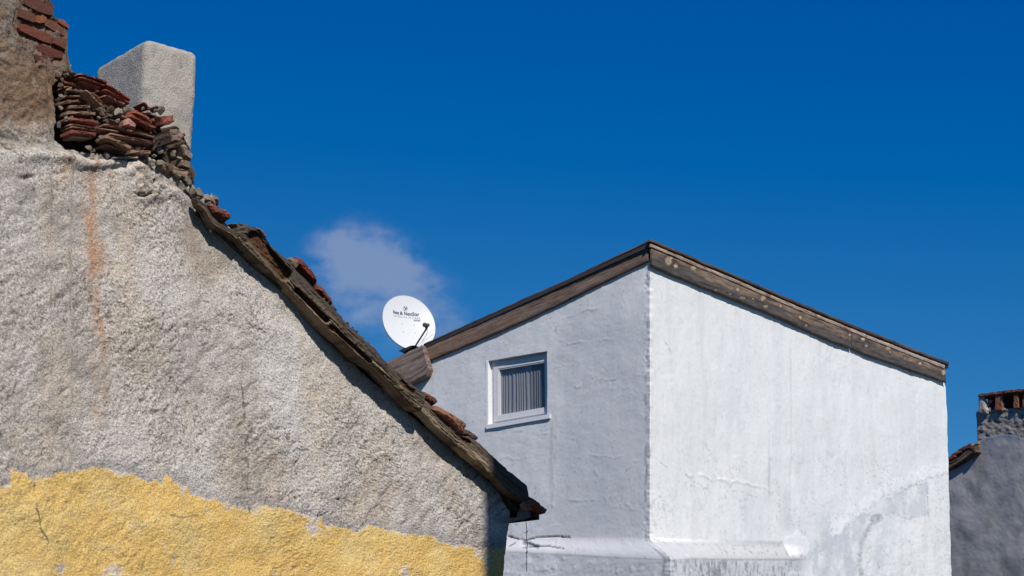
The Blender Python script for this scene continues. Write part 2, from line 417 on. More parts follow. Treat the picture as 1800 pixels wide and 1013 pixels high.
disp -= .02 * np.exp(-((Yg - np.interp(Xg, [-900, 0, 60, 120, 230, 280], [318, 316, 312, 304, 292, 340])) / 5) ** 2) * sstep(290, 200, Xg) * sstep(-.1, .3, fbm(U * 5, Vv * 2, 3, 36))
disp += .03 * sstep(30, 8, pdist(Xg, Yg, [(238, 300), (255, 325), (262, 335)])) * sstep(-1, 1, fbm(U * 14, Vv * 14, 3, 37) + .3)      # loose lump of plaster
disp -= .035 * sstep(3.2, 1.2, pdist(Xg, Yg, [(268, 318), (268, 338), (256, 345), (245, 342)]))
brk = 1 - sstep(-1, 3, pdist(Xg, Yg, [(42, -20), (46, 10), (40, 34), (46, 50), (70, 60), (75, 85), (80, 100), (100, 100)]) * 0 + np.where(inpoly(Xg, Yg, [(30, -90), (34, 14), (28, 44), (36, 58), (66, 76), (64, 110), (110, 112), (130, 100), (130, -90)]), -2, 4))
disp -= brk * (.016 + .010 * fbm(U * 30, Vv * 30, 3, 39))
disp -= pil * (.26 + .07 * fbm(U * 11, Vv * 11, 4, 38))
bx_ = np.array([545, 556, 578, 604, 632, 658, 687, 705, 727, 740, 763, 791, 818, 846, 874, 895]); by_ = np.array([548, 558, 578, 603, 631, 649, 675, 696, 717, 730, 750, 773, 797, 820, 846, 868])
gapw = np.interp(Xg, [540, 565, 600, 640, 690, 732, 768, 790, 812, 843, 880, 893], [0, 6, 10, 20, 20, 15, 8, 9, 3, 2, 9, 14])
gap = sstep(1.5, -1.5, Yg - np.interp(Xg, bx_, by_) - gapw + 3 * fbm(U * 9, Vv * 9, 4, 62)) * (Xg > 545)
disp -= .13 * gap
disp = disp * np.where(dtop < 4, .6, 1)
F = P0 + disp[..., None] * GP.n
# colour (weathering, darker pits and recess, shade painted into the board gap)
cool, base, warm = np.array([.66, .625, .59]), np.array([.63, .57, .505]), np.array([.61, .50, .385])
colr = np.tile(base, (*Xg.shape, 1))
colr = mixc(colr, cool, .8 * sstep(-.1, .45, fbm(U * 1.6, Vv * 1.8, 4, 50)))
colr = mixc(colr, warm, .8 * sstep(-.05, .5, fbm(U * 2.3 + 5, Vv * 1.4, 4, 51)))
colr = mixc(colr, [.72, .69, .66], .7 * sstep(.1, .5, grainy + .7 * stroke))
colr = mixc(colr, [.47, .405, .335], .85 * sstep(75, 12, dtop - 16 * fbm(U * 5, Vv * 5, 3, 52)) * sstep(300, 380, Xg))
colr = mixc(colr, [.20, .185, .165], .55 * sstep(.12, .5, fbm(U * 1.3, Vv * 1.7, 5, 53) + .25 * stroke - .35 * sstep(60, 600, Xg)))
for (cx_, w_, y0, y1, a_) in ((161, 12, 268, 520, .85), (176, 14, 420, 740, .6), (112, 8, 262, 330, .5), (152, 16, 300, 480, .4), (182, 6, 560, 620, .7)):
    xc = cx_ + 4 * fbm(Vv * 3, U * 0, 3, 54)
    q = np.exp(-((Xg - xc) / w_) ** 2) * sstep(y0 - 12, y0 + 12, Yg) * sstep(y1 + 40, y1 - 50, Yg) * sstep(-.55, .35, fbm(U * 18, Vv * 6, 4, 55))
    colr = mixc(colr, [.54, .31, .185], min(1, a_ * 1.2) * q)
colr = mixc(colr, [.36, .28, .21], .7 * sstep(-.4, .3, fbm(U * 4, Vv * 3, 4, 77)) * (1 - sstep(16, 46, pdist(Xg, Yg, [(275, 320), (320, 370), (355, 430), (370, 470)]))))
brown = above * sstep(430, 330, Xg)
b1 = mixc(np.tile(np.array([.36, .215, .12]), (*Xg.shape, 1)), [.31, .26, .21], sstep(0, .35, fbm(U * 3, Vv * 3, 4, 56) + .5 * sstep(130, 60, Yg) + .3 * sstep(240, 290, Yg) - .5 * sstep(120, 170, Yg) * sstep(230, 200, Yg)))
b1 = mixc(b1, [.42, .39, .35], sstep(200, 235, Yg + 25 * fbm(U * 4, Vv * 4, 3, 57)) * .85)
b1 = mixc(b1, [.27, .15, .095], sstep(.1, .4, fbm(U * 7, Vv * 9, 4, 58)) * .7 * sstep(235, 200, Yg) * sstep(60, 110, Yg))
b1 = b1 * (.66 + .34 * sstep(190, 250, Yg))[..., None]
b1 = mixc(b1, [.50, .42, .32], .6 * sstep(.15, .45, fbm(U * 6, Vv * 7, 5, 63, .62)) * sstep(60, 120, Yg))
b1 = mixc(b1, [.08, .055, .04], .8 * np.exp(-(fbm(U * 3.2, Vv * 4.6, 5, 69) / .02) ** 2) * sstep(-.1, .3, fbm(U * 3, Vv * 3, 3, 73)))
b1 = mixc(b1, [.15, .085, .055], sstep(-.1, .3, fbm(U * 9, Vv * 9, 4, 59)) * .5 * sstep(60, 110, Yg) * sstep(215, 180, Yg))
b1 = mixc(b1, [.17, .105, .07], sstep(28, 34, Xg) * sstep(118, 108, Yg) * .85)
colr = colr * (1 - brown[..., None]) + b1 * brown[..., None]
for pts in (((0, 21), (12, 29), (30, 37)), ((0, 44), (8, 50)), ((0, 240), (14, 250), (20, 262), (30, 258)), ((55, 150), (70, 145), (90, 146))):
    q = 1 - sstep(.8, 1.9, pdist(Xg, Yg, pts)); colr = mixc(colr, [.06, .045, .035], q)
colr = mixc(colr, [.085, .055, .038], pil * .9)
colr = mixc(colr, [.10, .075, .055], gap)  # gap under the verge board: its shadow put into the colour
ycol = mixc(np.tile(np.array([.80, .525, .165]), (*Xg.shape, 1)), [.78, .555, .215], sstep(-.2, .4, fbm(U * 2, Vv * 2.6, 4, 60)))
ycol = mixc(ycol, [.83, .63, .30], .35 * sstep(.1, .5, fbm(U * 8, Vv * 8, 4, 64)))
ycol = mixc(ycol, [.74, .47, .15], .6 * sstep(0, .5, fbm(U * 3.1, Vv * 3, 4, 61)))
colr = mixc(colr, [.40, .365, .345], sstep(-28, -4, yfield) * (1 - yel) * .7)
colr = colr * (1 - yel_c[..., None]) + ycol * yel_c[..., None]
speck = sstep(.06, .34, fbm(Ur * 66, Vr * 88, 3, 9, .7) - .12 + .22 * dens + .25 * stroke) 
colr = mixc(colr, [.20, .17, .14], speck * (.80 - .50 * yel))
stk2 = fbm(Ur * 6 + wx * 6, Vr * 30, 5, 10, .68)
big = sstep(-.1, .5, fbm(U * 1.4 + 2, Vv * 1.1, 4, 11) + .38 * sstep(260, 30, Xg) * sstep(300, 420, Yg) + .45 * np.exp(-((Xg - 432) / 30) ** 2) * sstep(520, 640, Yg) + .42 * np.exp(-((Xg - 640) / 75) ** 2 - ((Yg - 870) / 38) ** 2) + .3 * np.exp(-((Xg - 320) / 70) ** 2 - ((Yg - 620) / 90) ** 2) + .3 * np.exp(-((Xg - 740) / 30) ** 2 - ((Yg - 900) / 50) ** 2))
colr = mixc(colr, [.17, .145, .125], sstep(.08, .42, stk2) * (.15 + .7 * big) * (1 - .72 * yel))
colr = mixc(colr, [.37, .325, .28], .62 * big * (1 - yel) * sstep(-.4, .3, stroke))
for pts in (((426, 640), (430, 720), (440, 790), (436, 850), (441, 900)), ((58, 850), (60, 890), (66, 925), (84, 950)), ((300, 905), (312, 912), (345, 906)), ((0, 705), (20, 690), (26, 668)), ((560, 716), (600, 742), (640, 748)), ((500, 770), (512, 786), (540, 792))):
    q = 1 - sstep(.6, 2.2, pdist(Xg + 5 * fbm(U * 10, Vv * 10, 4, 66), Yg + 5 * fbm(U * 10, Vv * 10, 4, 67), pts)); colr = mixc(colr, [.10, .08, .065], .8 * q * sstep(-.4, .1, fbm(U * 8, Vv * 8, 3, 68)))
pd = sstep(.02, .3, pit) + .6 * sstep(-.2, -.55, grainy) * sstep(0, -.4, stroke)
colr = mixc(colr, [.15, .125, .10], np.clip(pd, 0, 1) * (.85 - .45 * yel))
gw = add('gable_wall', F, grid_faces(*Xg.shape), M_rough, DH, colr, smooth=True, centre=False, label='pitted grey roughcast gable wall, yellow below')
# end wall, back and the far gable, roof slab
rc = F[:, -1]; dep = 5.5
sw = np.stack([rc[::12], rc[::12] - GP.n * dep], 1); k = sw.shape[0]
side = add('side_wall', sw.reshape(-1, 3), grid_faces(k, 2), M_rough, DH, (.38, .35, .31), centre=False)
bt = F[0, ::16] - GP.n * dep; bb = bt.copy(); bb[:, 2] = 0; bw = np.stack([bt, bb], 0)
add('back_wall', bw.reshape(-1, 3), grid_faces(2, bt.shape[0]), M_rough, DH, (.38, .35, .31), centre=False)
rt = [GP.P(348., 352., .02), GP.P(948., 893., .05)]
rs_ = np.array([[rt[0], rt[1]], [rt[0] - GP.n * dep, rt[1] - GP.n * dep]]) - np.array([0, 0, .05])
shell('roof', rs_, Z * -1, -.03, M_dark, DH, None, smooth=False, centre=False)
# wall core behind the broken top, so the ruined verge has thickness
# ---- exposed bricks
z8 = lambda L: [(x / 7.236, y / 7.236) for x, y in L]
bricks = [([(295, -25), (480, -25), (640, 0), (697, 75), (690, 205), (600, 190), (470, 145), (300, 50)], (.155, .062, .048)),
          ([(245, 108), (340, 135), (452, 182), (432, 292), (330, 250), (225, 208)], (.165, .072, .05)),
          ([(475, 192), (590, 215), (585, 285), (500, 298), (458, 275)], (.33, .12, .05)),
          ([(615, 245), (740, 285), (872, 345), (862, 485), (730, 420), (582, 330)], (.20, .085, .055)),
          ([(255, 298), (330, 310), (655, 450), (662, 510), (640, 552), (560, 535), (260, 395), (238, 345)], (.22, .07, .045)),
          ([(690, 480), (780, 470), (856, 512), (835, 632), (760, 590), (680, 548)], (.19, .075, .05)),
          ([(500, 558), (640, 600), (812, 668), (800, 745), (660, 730), (490, 655)], (.155, .05, .036)),
          ([(455, 690), (590, 740), (580, 805), (450, 775)], (.12, .045, .035)),
          ([(740, 238), (810, 252), (880, 325), (876, 365), (800, 320), (742, 280)], (.34, .105, .06)),
          ([(480, 668), (620, 712), (690, 745), (640, 790), (520, 760)], (.13, .05, .035))]
for i, (q, c) in enumerate(bricks):
    chunk('brick', z8(q), GP, -.036 + .005 * (i % 3), .10, [v * .68 for v in c], gw, bevel=.05, jit=.3, seg=5, vary=.04)
for q in ([(-10, -60), (40, -48), (42, -26), (-10, -40)], [(44, -46), (86, -34), (88, -8), (44, -22)], [(30, -80), (72, -68), (74, -46), (30, -56)]):
    chunk('brick', q, GP, -.01, .1, (.18, .07, .05), gw, bevel=.08)
# ---- rubble core behind the stack, coloured extra dark for the shaded gaps
xk = np.arange(96, 343, 2.0); tk = np.interp(xk, tx, ty) + 2; tk[xk < 126] = 124; pk = np.linspace(0, 1, 90)[:, None]
bk_ = np.interp(xk, [96, 260, 343], [284, 296, 352]); Xk = np.tile(xk, (90, 1)); Yk = tk[None] * (1 - pk) + bk_[None] * pk
Pk = GP.P(Xk, Yk, -.22); Uk, Vk = GP.uv(Pk); nk = fbm(Uk * 14, Vk * 22, 4, 65, .65)
ck_ = mixc(np.tile(np.array([.06, .04, .028]), (*Xk.shape, 1)), [.15, .10, .07], sstep(0, .5, nk)); ck_ = mixc(ck_, [.04, .028, .02], sstep(0, -.4, nk))
shell('rubble_core', Pk + (.05 * nk - .10 * inpoly(Xk, Yk, [(275, 217), (303, 217), (300, 262), (268, 262)]))[..., None] * GP.n, GP.n, .3, M_clay, DH, ck_)
# ---- the broken stack of flat tiles
zt = lambda x, y: (90 + x / 4.604, 100 + y / 4.604)
red, redd, tan_, brn, pink = (.36, .115, .07), (.22, .075, .05), (.33, .235, .165), (.25, .155, .105), (.36, .20, .155)
tiles = [(235, 135, 462, 206, 17, red, .04), (440, 215, 650, 350, 20, red, .05), (236, 160, 440, 232, 16, redd, .04), (440, 262, 640, 375, 16, redd, .04), (245, 192, 402, 250, 15, pink, .02), (438, 312, 600, 385, 20, pink, .05),  # redd bars under the red tiles are filler for their shaded underside
         (285, 268, 415, 398, 20, tan_, .03), (130, 262, 272, 292, 26, brn, 0), (208, 316, 288, 322, 20, brn, .0), (55, 378, 232, 352, 30, brn, .02),
         (155, 402, 322, 402, 36, brn, .03), (138, 448, 370, 458, 42, brn, .04),
         (168, 500, 392, 532, 40, redd, .05), (105, 520, 180, 482, 30, brn, .03), (160, 545, 562, 606, 17, pink, .07),
         (165, 566, 372, 596, 16, brn, .05), (165, 602, 372, 628, 44, redd, .08), 
         (448, 640, 652, 742, 48, brn, .10), (438, 545, 852, 655, 24, brn, .07), (470, 620, 856, 692, 18, pink, .06), (476, 642, 850, 706, 11, tan_, .05),
         (652, 762, 812, 772, 44, brn, .06), (640, 470, 852, 585, 42, redd, .04), (680, 440, 800, 505, 32, red, .05), (330, 290, 425, 380, 14, redd, .02),
         (470, 500, 600, 560, 20, brn, .02), (95, 320, 220, 318, 22, brn, .0), (110, 200, 240, 245, 26, redd, .0), (180, 640, 340, 655, 16, tan_, .03),
         (440, 705, 600, 762, 16, pink, .05), (500, 815, 712, 812, 24, (.30, .27, .23), .03), (755, 365, 800, 425, 26, redd, -.1), (860, 395, 900, 430, 20, brn, -.08),
         (590, 555, 850, 640, 14, redd, .02), (120, 350, 300, 372, 14, redd, -.02), (380, 590, 500, 640, 18, brn, .0), (100, 245, 170, 250, 20, brn, -.02),
         (560, 470, 650, 500, 26, tan_, .04), (480, 575, 620, 612, 14, redd, .03)]
for (x0, y0, x1, y1, w, c, off) in tiles:
    k = random.uniform(.85, 1.15)
    chunk('roof_tile', bar(zt(x0, y0), zt(x1, y1), w * .62 / 4.604), GP, off - .02 + random.uniform(-.015, .02), .10, [v * k * .92 for v in c], DH, bevel=.10, jit=.45, seg=5)
chunk('roof_tile', [zt(*p) for p in ((592, 515), (640, 495), (698, 550), (690, 572), (640, 565), (596, 550))], GP, .05, .1, (.40, .21, .17), DH, bevel=.2)
chunk('brick', [zt(*p) for p in ((888, 480), (985, 472), (1002, 525), (965, 545), (905, 545))], GP, .14, .06, (.24, .085, .058), DH, bevel=.06, label='loose red brick at the broken end of the wall')
chunk('brick', [zt(*p) for p in ((970, 585), (1050, 590), (1082, 640), (1040, 690), (985, 680))], GP, .02, .18, (.20, .14, .11), DH, bevel=.18)
chunk('brick', [zt(*p) for p in ((855, 842), (900, 835), (1045, 900), (1125, 925), (1110, 985), (1030, 960), (900, 905))], GP, .0, .18, (.21, .145, .10), DH, bevel=.15)
chunk('brick', [zt(*p) for p in ((1060, 720), (1085, 705), (1148, 800), (1140, 835), (1085, 800))], GP, .0, .14, (.22, .17, .13), DH, bevel=.15)
chunk('brick', [zt(*p) for p in ((1050, 820), (1135, 850), (1128, 905), (1050, 880))], GP, .01, .14, (.20, .14, .10), DH, bevel=.12)
chunk('brick', [zt(*p) for p in ((720, 815), (790, 805), (815, 890), (800, 945), (730, 880))], GP, -.02, .12, (.14, .10, .075), DH, bevel=.2)
for (x, y, r, k, off) in ((300, 740, 32, 0, .04), (250, 790, 30, 1, .02), (330, 800, 36, 1, .03), (400, 815, 34, 1, .02), (455, 800, 34, 0, .03), (520, 830, 20, 0, .02), (600, 820, 22, 1, .02), (660, 815, 20, 0, .02),
                          (820, 740, 26, 2, .03), (880, 770, 34, 0, .03), (930, 740, 24, 0, .03), (985, 800, 40, 0, .02), (1030, 820, 28, 1, .02), (1000, 620, 30, 0, -.01), (1060, 640, 26, 2, -.02), (1090, 760, 30, 0, -.02),
                          (870, 860, 40, 1, .03), (950, 900, 44, 2, .02), (1020, 960, 44, 0, .02), (1090, 960, 36, 2, .0), (1120, 990, 30, 0, .0), (540, 440, 46, 1, .03), (480, 430, 36, 2, .04), (590, 430, 34, 0, .03),
                          (410, 460, 34, 2, .03), (380, 500, 24, 0, .02), (540, 520, 26, 1, .03), (820, 530, 34, 3, .04), (850, 480, 34, 1, -.02), (880, 440, 40, 0, -.06), (790, 450, 30, 1, -.02), (840, 445, 24, 0, -.04), (745, 420, 22, 1, -.03),
                          (70, 110, 34, 1, -.02), (120, 90, 28, 0, -.02), (150, 80, 20, 1, -.04), (50, 150, 30, 2, -.01), (110, 150, 34, 2, -.02), (165, 150, 30, 0, -.03), (90, 190, 30, 2, -.02), (80, 240, 34, 2, .0), (120, 290, 30, 2, -.02), (80, 320, 26, 0, .0), (60, 350, 24, 2, .0),
                          (200, 270, 36, 2, -.03), (360, 450, 30, 2, -.01), (440, 520, 30, 2, .0), (700, 600, 24, 2, .0), (80, 420, 24, 0, .02), (120, 500, 20, 0, .03), (60, 560, 26, 0, .03), (400, 650, 26, 0, .04), (380, 690, 22, 2, .04),
                          (760, 720, 20, 2, .0), (870, 700, 20, 2, -.02), (1100, 880, 26, 0, .0), (830, 800, 22, 1, .04)):
    px, py = zt(x, y); stone(px, py, r / 4.604, GP, off - .02, DH, k)
# stones on the broken shoulder by the first verge board
for (x, y, r, k) in ((120, 150, 26, 0), (140, 190, 34, 1), (180, 215, 40, 0), (225, 235, 34, 1), (260, 255, 36, 1), (285, 255, 30, 0), (190, 265, 26, 1), (295, 275, 24, 2), (105, 125, 24, 1), (160, 240, 30, 0), (235, 270, 26, 0)):
    stone(300 + x / 3.619, 280 + y / 3.619, r / 3.619, GP, .03, DH, k)
# ---- verge boards
def wood_old(X, Y, s, t, tt, hm, tone=1.0, warm=0.5, dark_top=.7):
    c = np.tile(np.array([.17, .125, .085]), (*X.shape, 1))
    c = mixc(c, [.34, .24, .145], warm * sstep(-.15, .4, fbm(s * 2, t * 25, 3, 70)) * sstep(.3, .6, tt + .3 * fbm(s * 2, t * 6, 3, 75)))
    c = mixc(c, [.45, .35, .23], warm * .8 * np.exp(-((tt - .66 - .16 * fbm(s * 1.5, s * 0, 3, 76)) / .05) ** 2))
    c = mixc(c, [.085, .068, .053], dark_top * sstep(.68, .25, tt + .35 * fbm(s * 2.5, t * 10, 4, 71)))
    c = mixc(c, [.055, .04, .03], .85 * sstep(.0, .35, fbm(s * 3, t * 70, 4, 72, .7)))
    c = mixc(c, [.10, .048, .022], hm)  # hollows: browner wood, made darker still to stand for their shadow
    return c * tone * .82
A_top = [(416, 404), (424, 399), (437, 396), (449, 403), (466, 424), (493, 445), (507, 456), (521, 474), (549, 505), (576, 531), (598, 556), (628, 585), (658, 613), (670, 627), (687, 645), (717, 669), (738, 687), (749, 697)]
A_bot = [(411, 416), (425, 432), (440, 448), (457, 464), (479, 481), (504, 503), (521, 524), (538, 541), (554, 556), (578, 578), (604, 603), (632, 631), (658, 649), (687, 675), (705, 696), (727, 717), (740, 722)]
board('verge_board', A_top, A_bot, GP, .13, .085, DH, lambda *a: wood_old(*a, warm=.8, dark_top=.9), relief=.014, bow=.018, n=300, m=40, rag=2.2,
      hollows=(((446, 418), (500, 482), 14, .05), ((522, 511), (574, 562), 6.5, .04), ((582, 574), (650, 636), 5, .025), ((706, 672), (725, 690), 5, .02)), offc=lambda X, Y: -.05 * sstep(590, 515, X), label='twisted rough-sawn board with dark hollows')
B_top = [(741, 702), (748, 704), (764, 719), (790, 745), (811, 765), (824, 765), (846, 785), (874, 810), (889, 822), (892, 828), (926, 854), (929, 868), (930, 880)]
B_bot = [(734, 716), (737, 724), (763, 750), (791, 773), (818, 797), (846, 820), (874, 846), (895, 866), (912, 878), (929, 886)]
def wB(X, Y, s, t, tt, hm):
    c = wood_old(X, Y, s, t, tt, hm, warm=1., dark_top=.3)
    c = mixc(c, [.40, .31, .21], .7 * sstep(.35, .8, tt) * sstep(800, 750, X)); return mixc(c, [.115, .085, .062], .75 * sstep(850, 885, X + 20 * fbm(s * 4, t * 20, 3, 74)))  # last mix: cast shadow on the board's end painted in
board('verge_board', B_top, B_bot, GP, .10, .06, DH, wB, relief=.011, bow=.008, n=160, m=30, rag=1.8, hollows=(((812, 770), (824, 778), 4, .02),), label='paler broken-off board at the lower end')
C_top = [(345, 347), (352, 352), (362, 360), (372, 378), (385, 392), (400, 400), (414, 405), (419, 412)]
C_bot = [(350, 364), (360, 372), (366, 384), (376, 398), (392, 407), (404, 412), (412, 420), (417, 424)]
board('verge_board', C_top, C_bot, GP, .09, .05, DH, lambda *a: wood_old(*a, tone=.72, warm=.6), relief=.008, bow=.008, n=60, m=14, rag=1.5, label='split grey upper board')
# lower dark rafter under the end and its ends
board('rafter', [(846, 812), (880, 838), (905, 868), (933, 890)], [(850, 828), (880, 856), (895, 896), (925, 914)], GP, .03, .14, DH, lambda *a: wood_old(*a, tone=.3), relief=.008, n=50, m=12)
chunk('rafter_end', [(921, 884), (933, 890), (934, 908), (924, 914), (914, 911), (918, 897)], GP, .06, .03, (.24, .20, .16), DH, bevel=.15, jit=.8)
chunk('roof_tile', [(893, 912), (918, 908), (921, 912), (905, 917), (894, 918)], GP, .07, .03, (.28, .20, .16), DH, bevel=.2)
chunk('soffit', [(893, 872), (912, 880), (930, 893), (923, 911), (905, 914), (893, 914)], GP, -.03, .12, (.07, .052, .04), DH, bevel=.08)
# roof tiles along the verge
def rolltile(poly, off, c, depth=.05, **k): return chunk('roof_tile', poly, GP, off, depth, c, DH, bevel=k.get('bevel', .2), dome=k.get('dome', .012), jit=k.get('jit', .5), seg=4)
rolltile([(368, 360), (374, 358), (388, 367), (397, 369), (408, 378), (404, 386), (392, 383), (376, 374)], .06, (.20, .07, .045))
rolltile([(360, 352), (366, 358), (378, 378), (388, 386), (400, 388), (396, 392), (380, 388), (366, 372)], .02, (.10, .07, .055))
rolltile([(409, 394), (414, 392), (438, 396), (446, 400), (440, 406), (418, 402)], .03, (.11, .07, .055))
rolltile([(446, 398), (456, 401), (466, 412), (468, 422), (460, 420), (450, 408)], .02, (.17, .10, .08))
rolltile([(455, 402), (461, 404), (468, 418), (466, 423), (462, 418)], .05, (.13, .08, .06))
rolltile([(505, 455), (512, 452), (522, 455), (526, 466), (520, 474), (510, 464)], .03, (.18, .13, .10))
rolltile([(521, 452), (524, 451), (546, 474), (559, 492), (558, 497), (550, 492), (532, 474), (523, 462)], .03, (.19, .05, .03))
rolltile([(523, 456), (545, 482), (558, 496), (548, 497), (530, 482), (520, 468)], .0, (.08, .05, .04))
rolltile([(548, 492), (560, 500), (580, 524), (590, 546), (582, 546), (562, 520)], -.02, (.09, .065, .05))
rolltile([(500, 452), (524, 462), (548, 490), (556, 500), (540, 496), (516, 474)], -.02, (.09, .065, .05))
rolltile([(436, 398), (456, 402), (470, 426), (478, 434), (460, 424)], -.02, (.09, .065, .05))
rolltile([(556, 500), (562, 502), (578, 522), (586, 533), (580, 533), (568, 520), (557, 508)], .03, (.24, .06, .035))
rolltile([(576, 529), (584, 536), (592, 548), (586, 548), (576, 538)], .0, (.12, .08, .06))
rolltile([(740, 686), (748, 690), (760, 697), (769, 702), (770, 707), (762, 710), (748, 702), (740, 694)], .04, (.17, .065, .045))
rolltile([(744, 694), (756, 703), (768, 708), (762, 714), (750, 708)], .0, (.08, .05, .04))
rolltile([(764, 713), (770, 714), (800, 732), (816, 743), (819, 750), (816, 766), (806, 760), (790, 744), (768, 726), (763, 720)], .12, (.255, .12, .065), dome=.03, bevel=.25)
rolltile([(766, 724), (790, 746), (812, 766), (808, 774), (790, 762), (770, 738)], .06, (.07, .05, .04))
rolltile([(802, 737), (808, 737), (818, 745), (819, 752), (808, 746)], .04, (.20, .15, .11))
rolltile([(818, 754), (826, 758), (842, 771), (838, 774), (826, 770), (818, 762)], .04, (.13, .085, .065))
rolltile([(930, 872), (938, 877), (950, 888), (963, 898), (960, 902), (954, 904), (944, 898), (934, 884)], .10, (.25, .085, .05))
rolltile([(930, 884), (944, 892), (955, 902), (948, 905), (934, 904)], .04, (.06, .04, .035))
for (x0, y0, x1, y1) in ((921, 884, 930, 892), (925, 882, 934, 890), (930, 880, 938, 888), (934, 880, 941, 886), (918, 886, 928, 896), (928, 888, 936, 897)):
    chunk('wood_splinter', bar((x0, y0), (x1, y1), 2.2), GP, .13, .03, (.33, .20, .13), DH, jit=.4, seg=3)
for i in range(34):   # mortar crumbs along the upper arris
    x = random.choice([random.uniform(560, 690), random.uniform(590, 735)]); y = np.interp(x, *np.array(A_top).T)
    stone(x, y + .5, random.uniform(1.4, 3.2), GP, .07, DH, random.choice([0, 0, 2]), name='mortar_crumb')
# ---- grey chimney behind
def round_box(name, corner, ux, uy, sx, sy, z0, z1, rad, mat, parent, colf, amp=.006, nx=30, ny=30, nz=70, taper=None, seed=80, label=None):
    """weathered block: corner is the near vertical edge; rounded arrises and uneven faces"""
    faces = []; Vs = []; base = 0
    L = np.array([sx, sy, z1 - z0])
    def face(a, b, fixed, val, na, nb, flip):
        nonlocal base
        A, B = np.meshgrid(np.linspace(0, 1, na), np.linspace(0, 1, nb), indexing='ij')
        p = np.zeros((na, nb, 3)); p[..., a] = A * L[a]; p[..., b] = B * L[b]; p[..., fixed] = val * L[fixed]
        f = grid_faces(na, nb); f = f[:, ::-1] if flip else f
        Vs.append(p.reshape(-1, 3)); faces.append(f + base); base += na * nb
    face(0, 2, 1, 0, nx, nz, 0); face(0, 2, 1, 1, nx, nz, 1); face(1, 2, 0, 0, ny, nz, 1); face(1, 2, 0, 1, ny, nz, 0); face(0, 1, 2, 1, nx, ny, 1)
    V = np.concatenate(Vs); q = np.clip(V, [rad, rad, -9], [L[0] - rad, L[1] - rad, L[2] - rad]); d = V - q; ln = np.linalg.norm(d, axis=1, keepdims=True); dn = d / np.maximum(ln, 1e-6)
    V = q + dn * rad
    nzv = fbm(V[:, 0] * 9 + V[:, 2] * 3, V[:, 1] * 9 + V[:, 2] * 7, 4, seed) + .6 * fbm(V[:, 0] * 30 + V[:, 1] * 17, V[:, 2] * 34, 4, seed + 3)
    V = V + dn * (amp * nzv)[:, None]
    if taper: V[:, 0] *= 1 - taper * (1 - V[:, 2] / L[2]); V[:, 1] *= 1 - taper * .5 * (1 - V[:, 2] / L[2])
    col = colf(V, nzv)
    Wv = corner + V[:, :1] * ux + V[:, 1:2] * uy + V[:, 2:] * Z; Wv[:, 2] += z0 - corner[2]
    o = add(name, Wv, np.concatenate(faces), mat, parent, col, smooth=True, label=label, centre=True)
    bm = bmesh.new(); bm.from_mesh(o.data); bmesh.ops.remove_doubles(bm, verts=bm.verts, dist=.0008); bmesh.ops.recalc_face_normals(bm, faces=bm.faces); bm.to_mesh(o.data); bm.free()
    return o
cpl = Plane(GP.o - GP.n * .42, GP.u, Z)
aC = R(50); ct = cpl.P(257., 66.); ux = np.array([math.sin(aC), math.cos(aC), 0]); uy = np.array([-math.cos(aC), math.sin(aC), 0])
def chim_col(V, nz):
    c = np.tile(np.array([.43, .395, .345]), (len(V), 1)); c = mixc(c, [.31, .29, .265], sstep(-.1, .5, fbm(V[:, 0] * 5 + V[:, 1] * 6, V[:, 2] * 4, 4, 90)))
    c = mixc(c, [.42, .36, .30], .6 * sstep(0, .5, fbm(V[:, 0] * 3, V[:, 2] * 3 + V[:, 1] * 4, 4, 91))); c = mixc(c, [.14, .13, .12], sstep(.35, .8, nz) * .0 + .7 * sstep(-.5, -.9, nz)); return c
ch = round_box('chimney', ct, ux, uy, .37, .63, ct[2] - 2.6, ct[2], .045, M_rough, DH, chim_col, amp=.007, nx=40, ny=40, nz=160, taper=.10, label='blocky grey rendered chimney behind the tile stack')
# wire hanging from the eave
wp = [GP.P(924. + dx, y, .1) for dx, y in ((0, 912), (1, 922), (2, 934), (1.5, 944), (3, 956), (2, 970), (1.5, 985), (2, 1005))]
wr = thing('hanging_wire', 'thin rusty knotted wire dangling from the broken eave end in front of the white house', 'wire', wp[-1])
tube('strand', wp, .0022, M_iron, wr, 6)
for i in (2, 5): tube('knot', [wp[i] + GP.u * .012, wp[i], wp[i] - GP.u * .01 - Z * .012], .0028, M_iron, wr, 6)

# ================================================================== WHITE HOUSE
wroot = cA.copy(); wroot[2] = 0
WH = thing('white_house', 'whitewashed house with lean-to roof, dark weathered fascia boards and one small curtained window', 'house', wroot)
LA, LB = .10, .36     # how far the wall base stands out on the left and right faces
def ledge_r(X, Y, y0, y1): return sstep(0, 1, (Y - y0) / (y1 - y0)) * .65 + .35 * np.clip((Y - y0) / (y1 - y0), 0, 1)
def rows(tops, brk, counts, ext=(1040, 1080, 1150, 1300, 1500, 1760)):
    out = []; a = tops
    for b, n in zip(brk, counts):
        out.append(a[None] + (b - a)[None] * np.linspace(0, 1, n, endpoint=False)[:, None]); a = b
    out.append(np.tile(np.array((1026.,) + tuple(ext))[:, None], (1, len(tops))))
    return np.concatenate(out)
def corner_dy(Y): return .014 * fbm(Y * .05, Y * 0 + 3, 4, 101) + .010 * fbm(Y * .2, Y * 0 + 7, 3, 102)
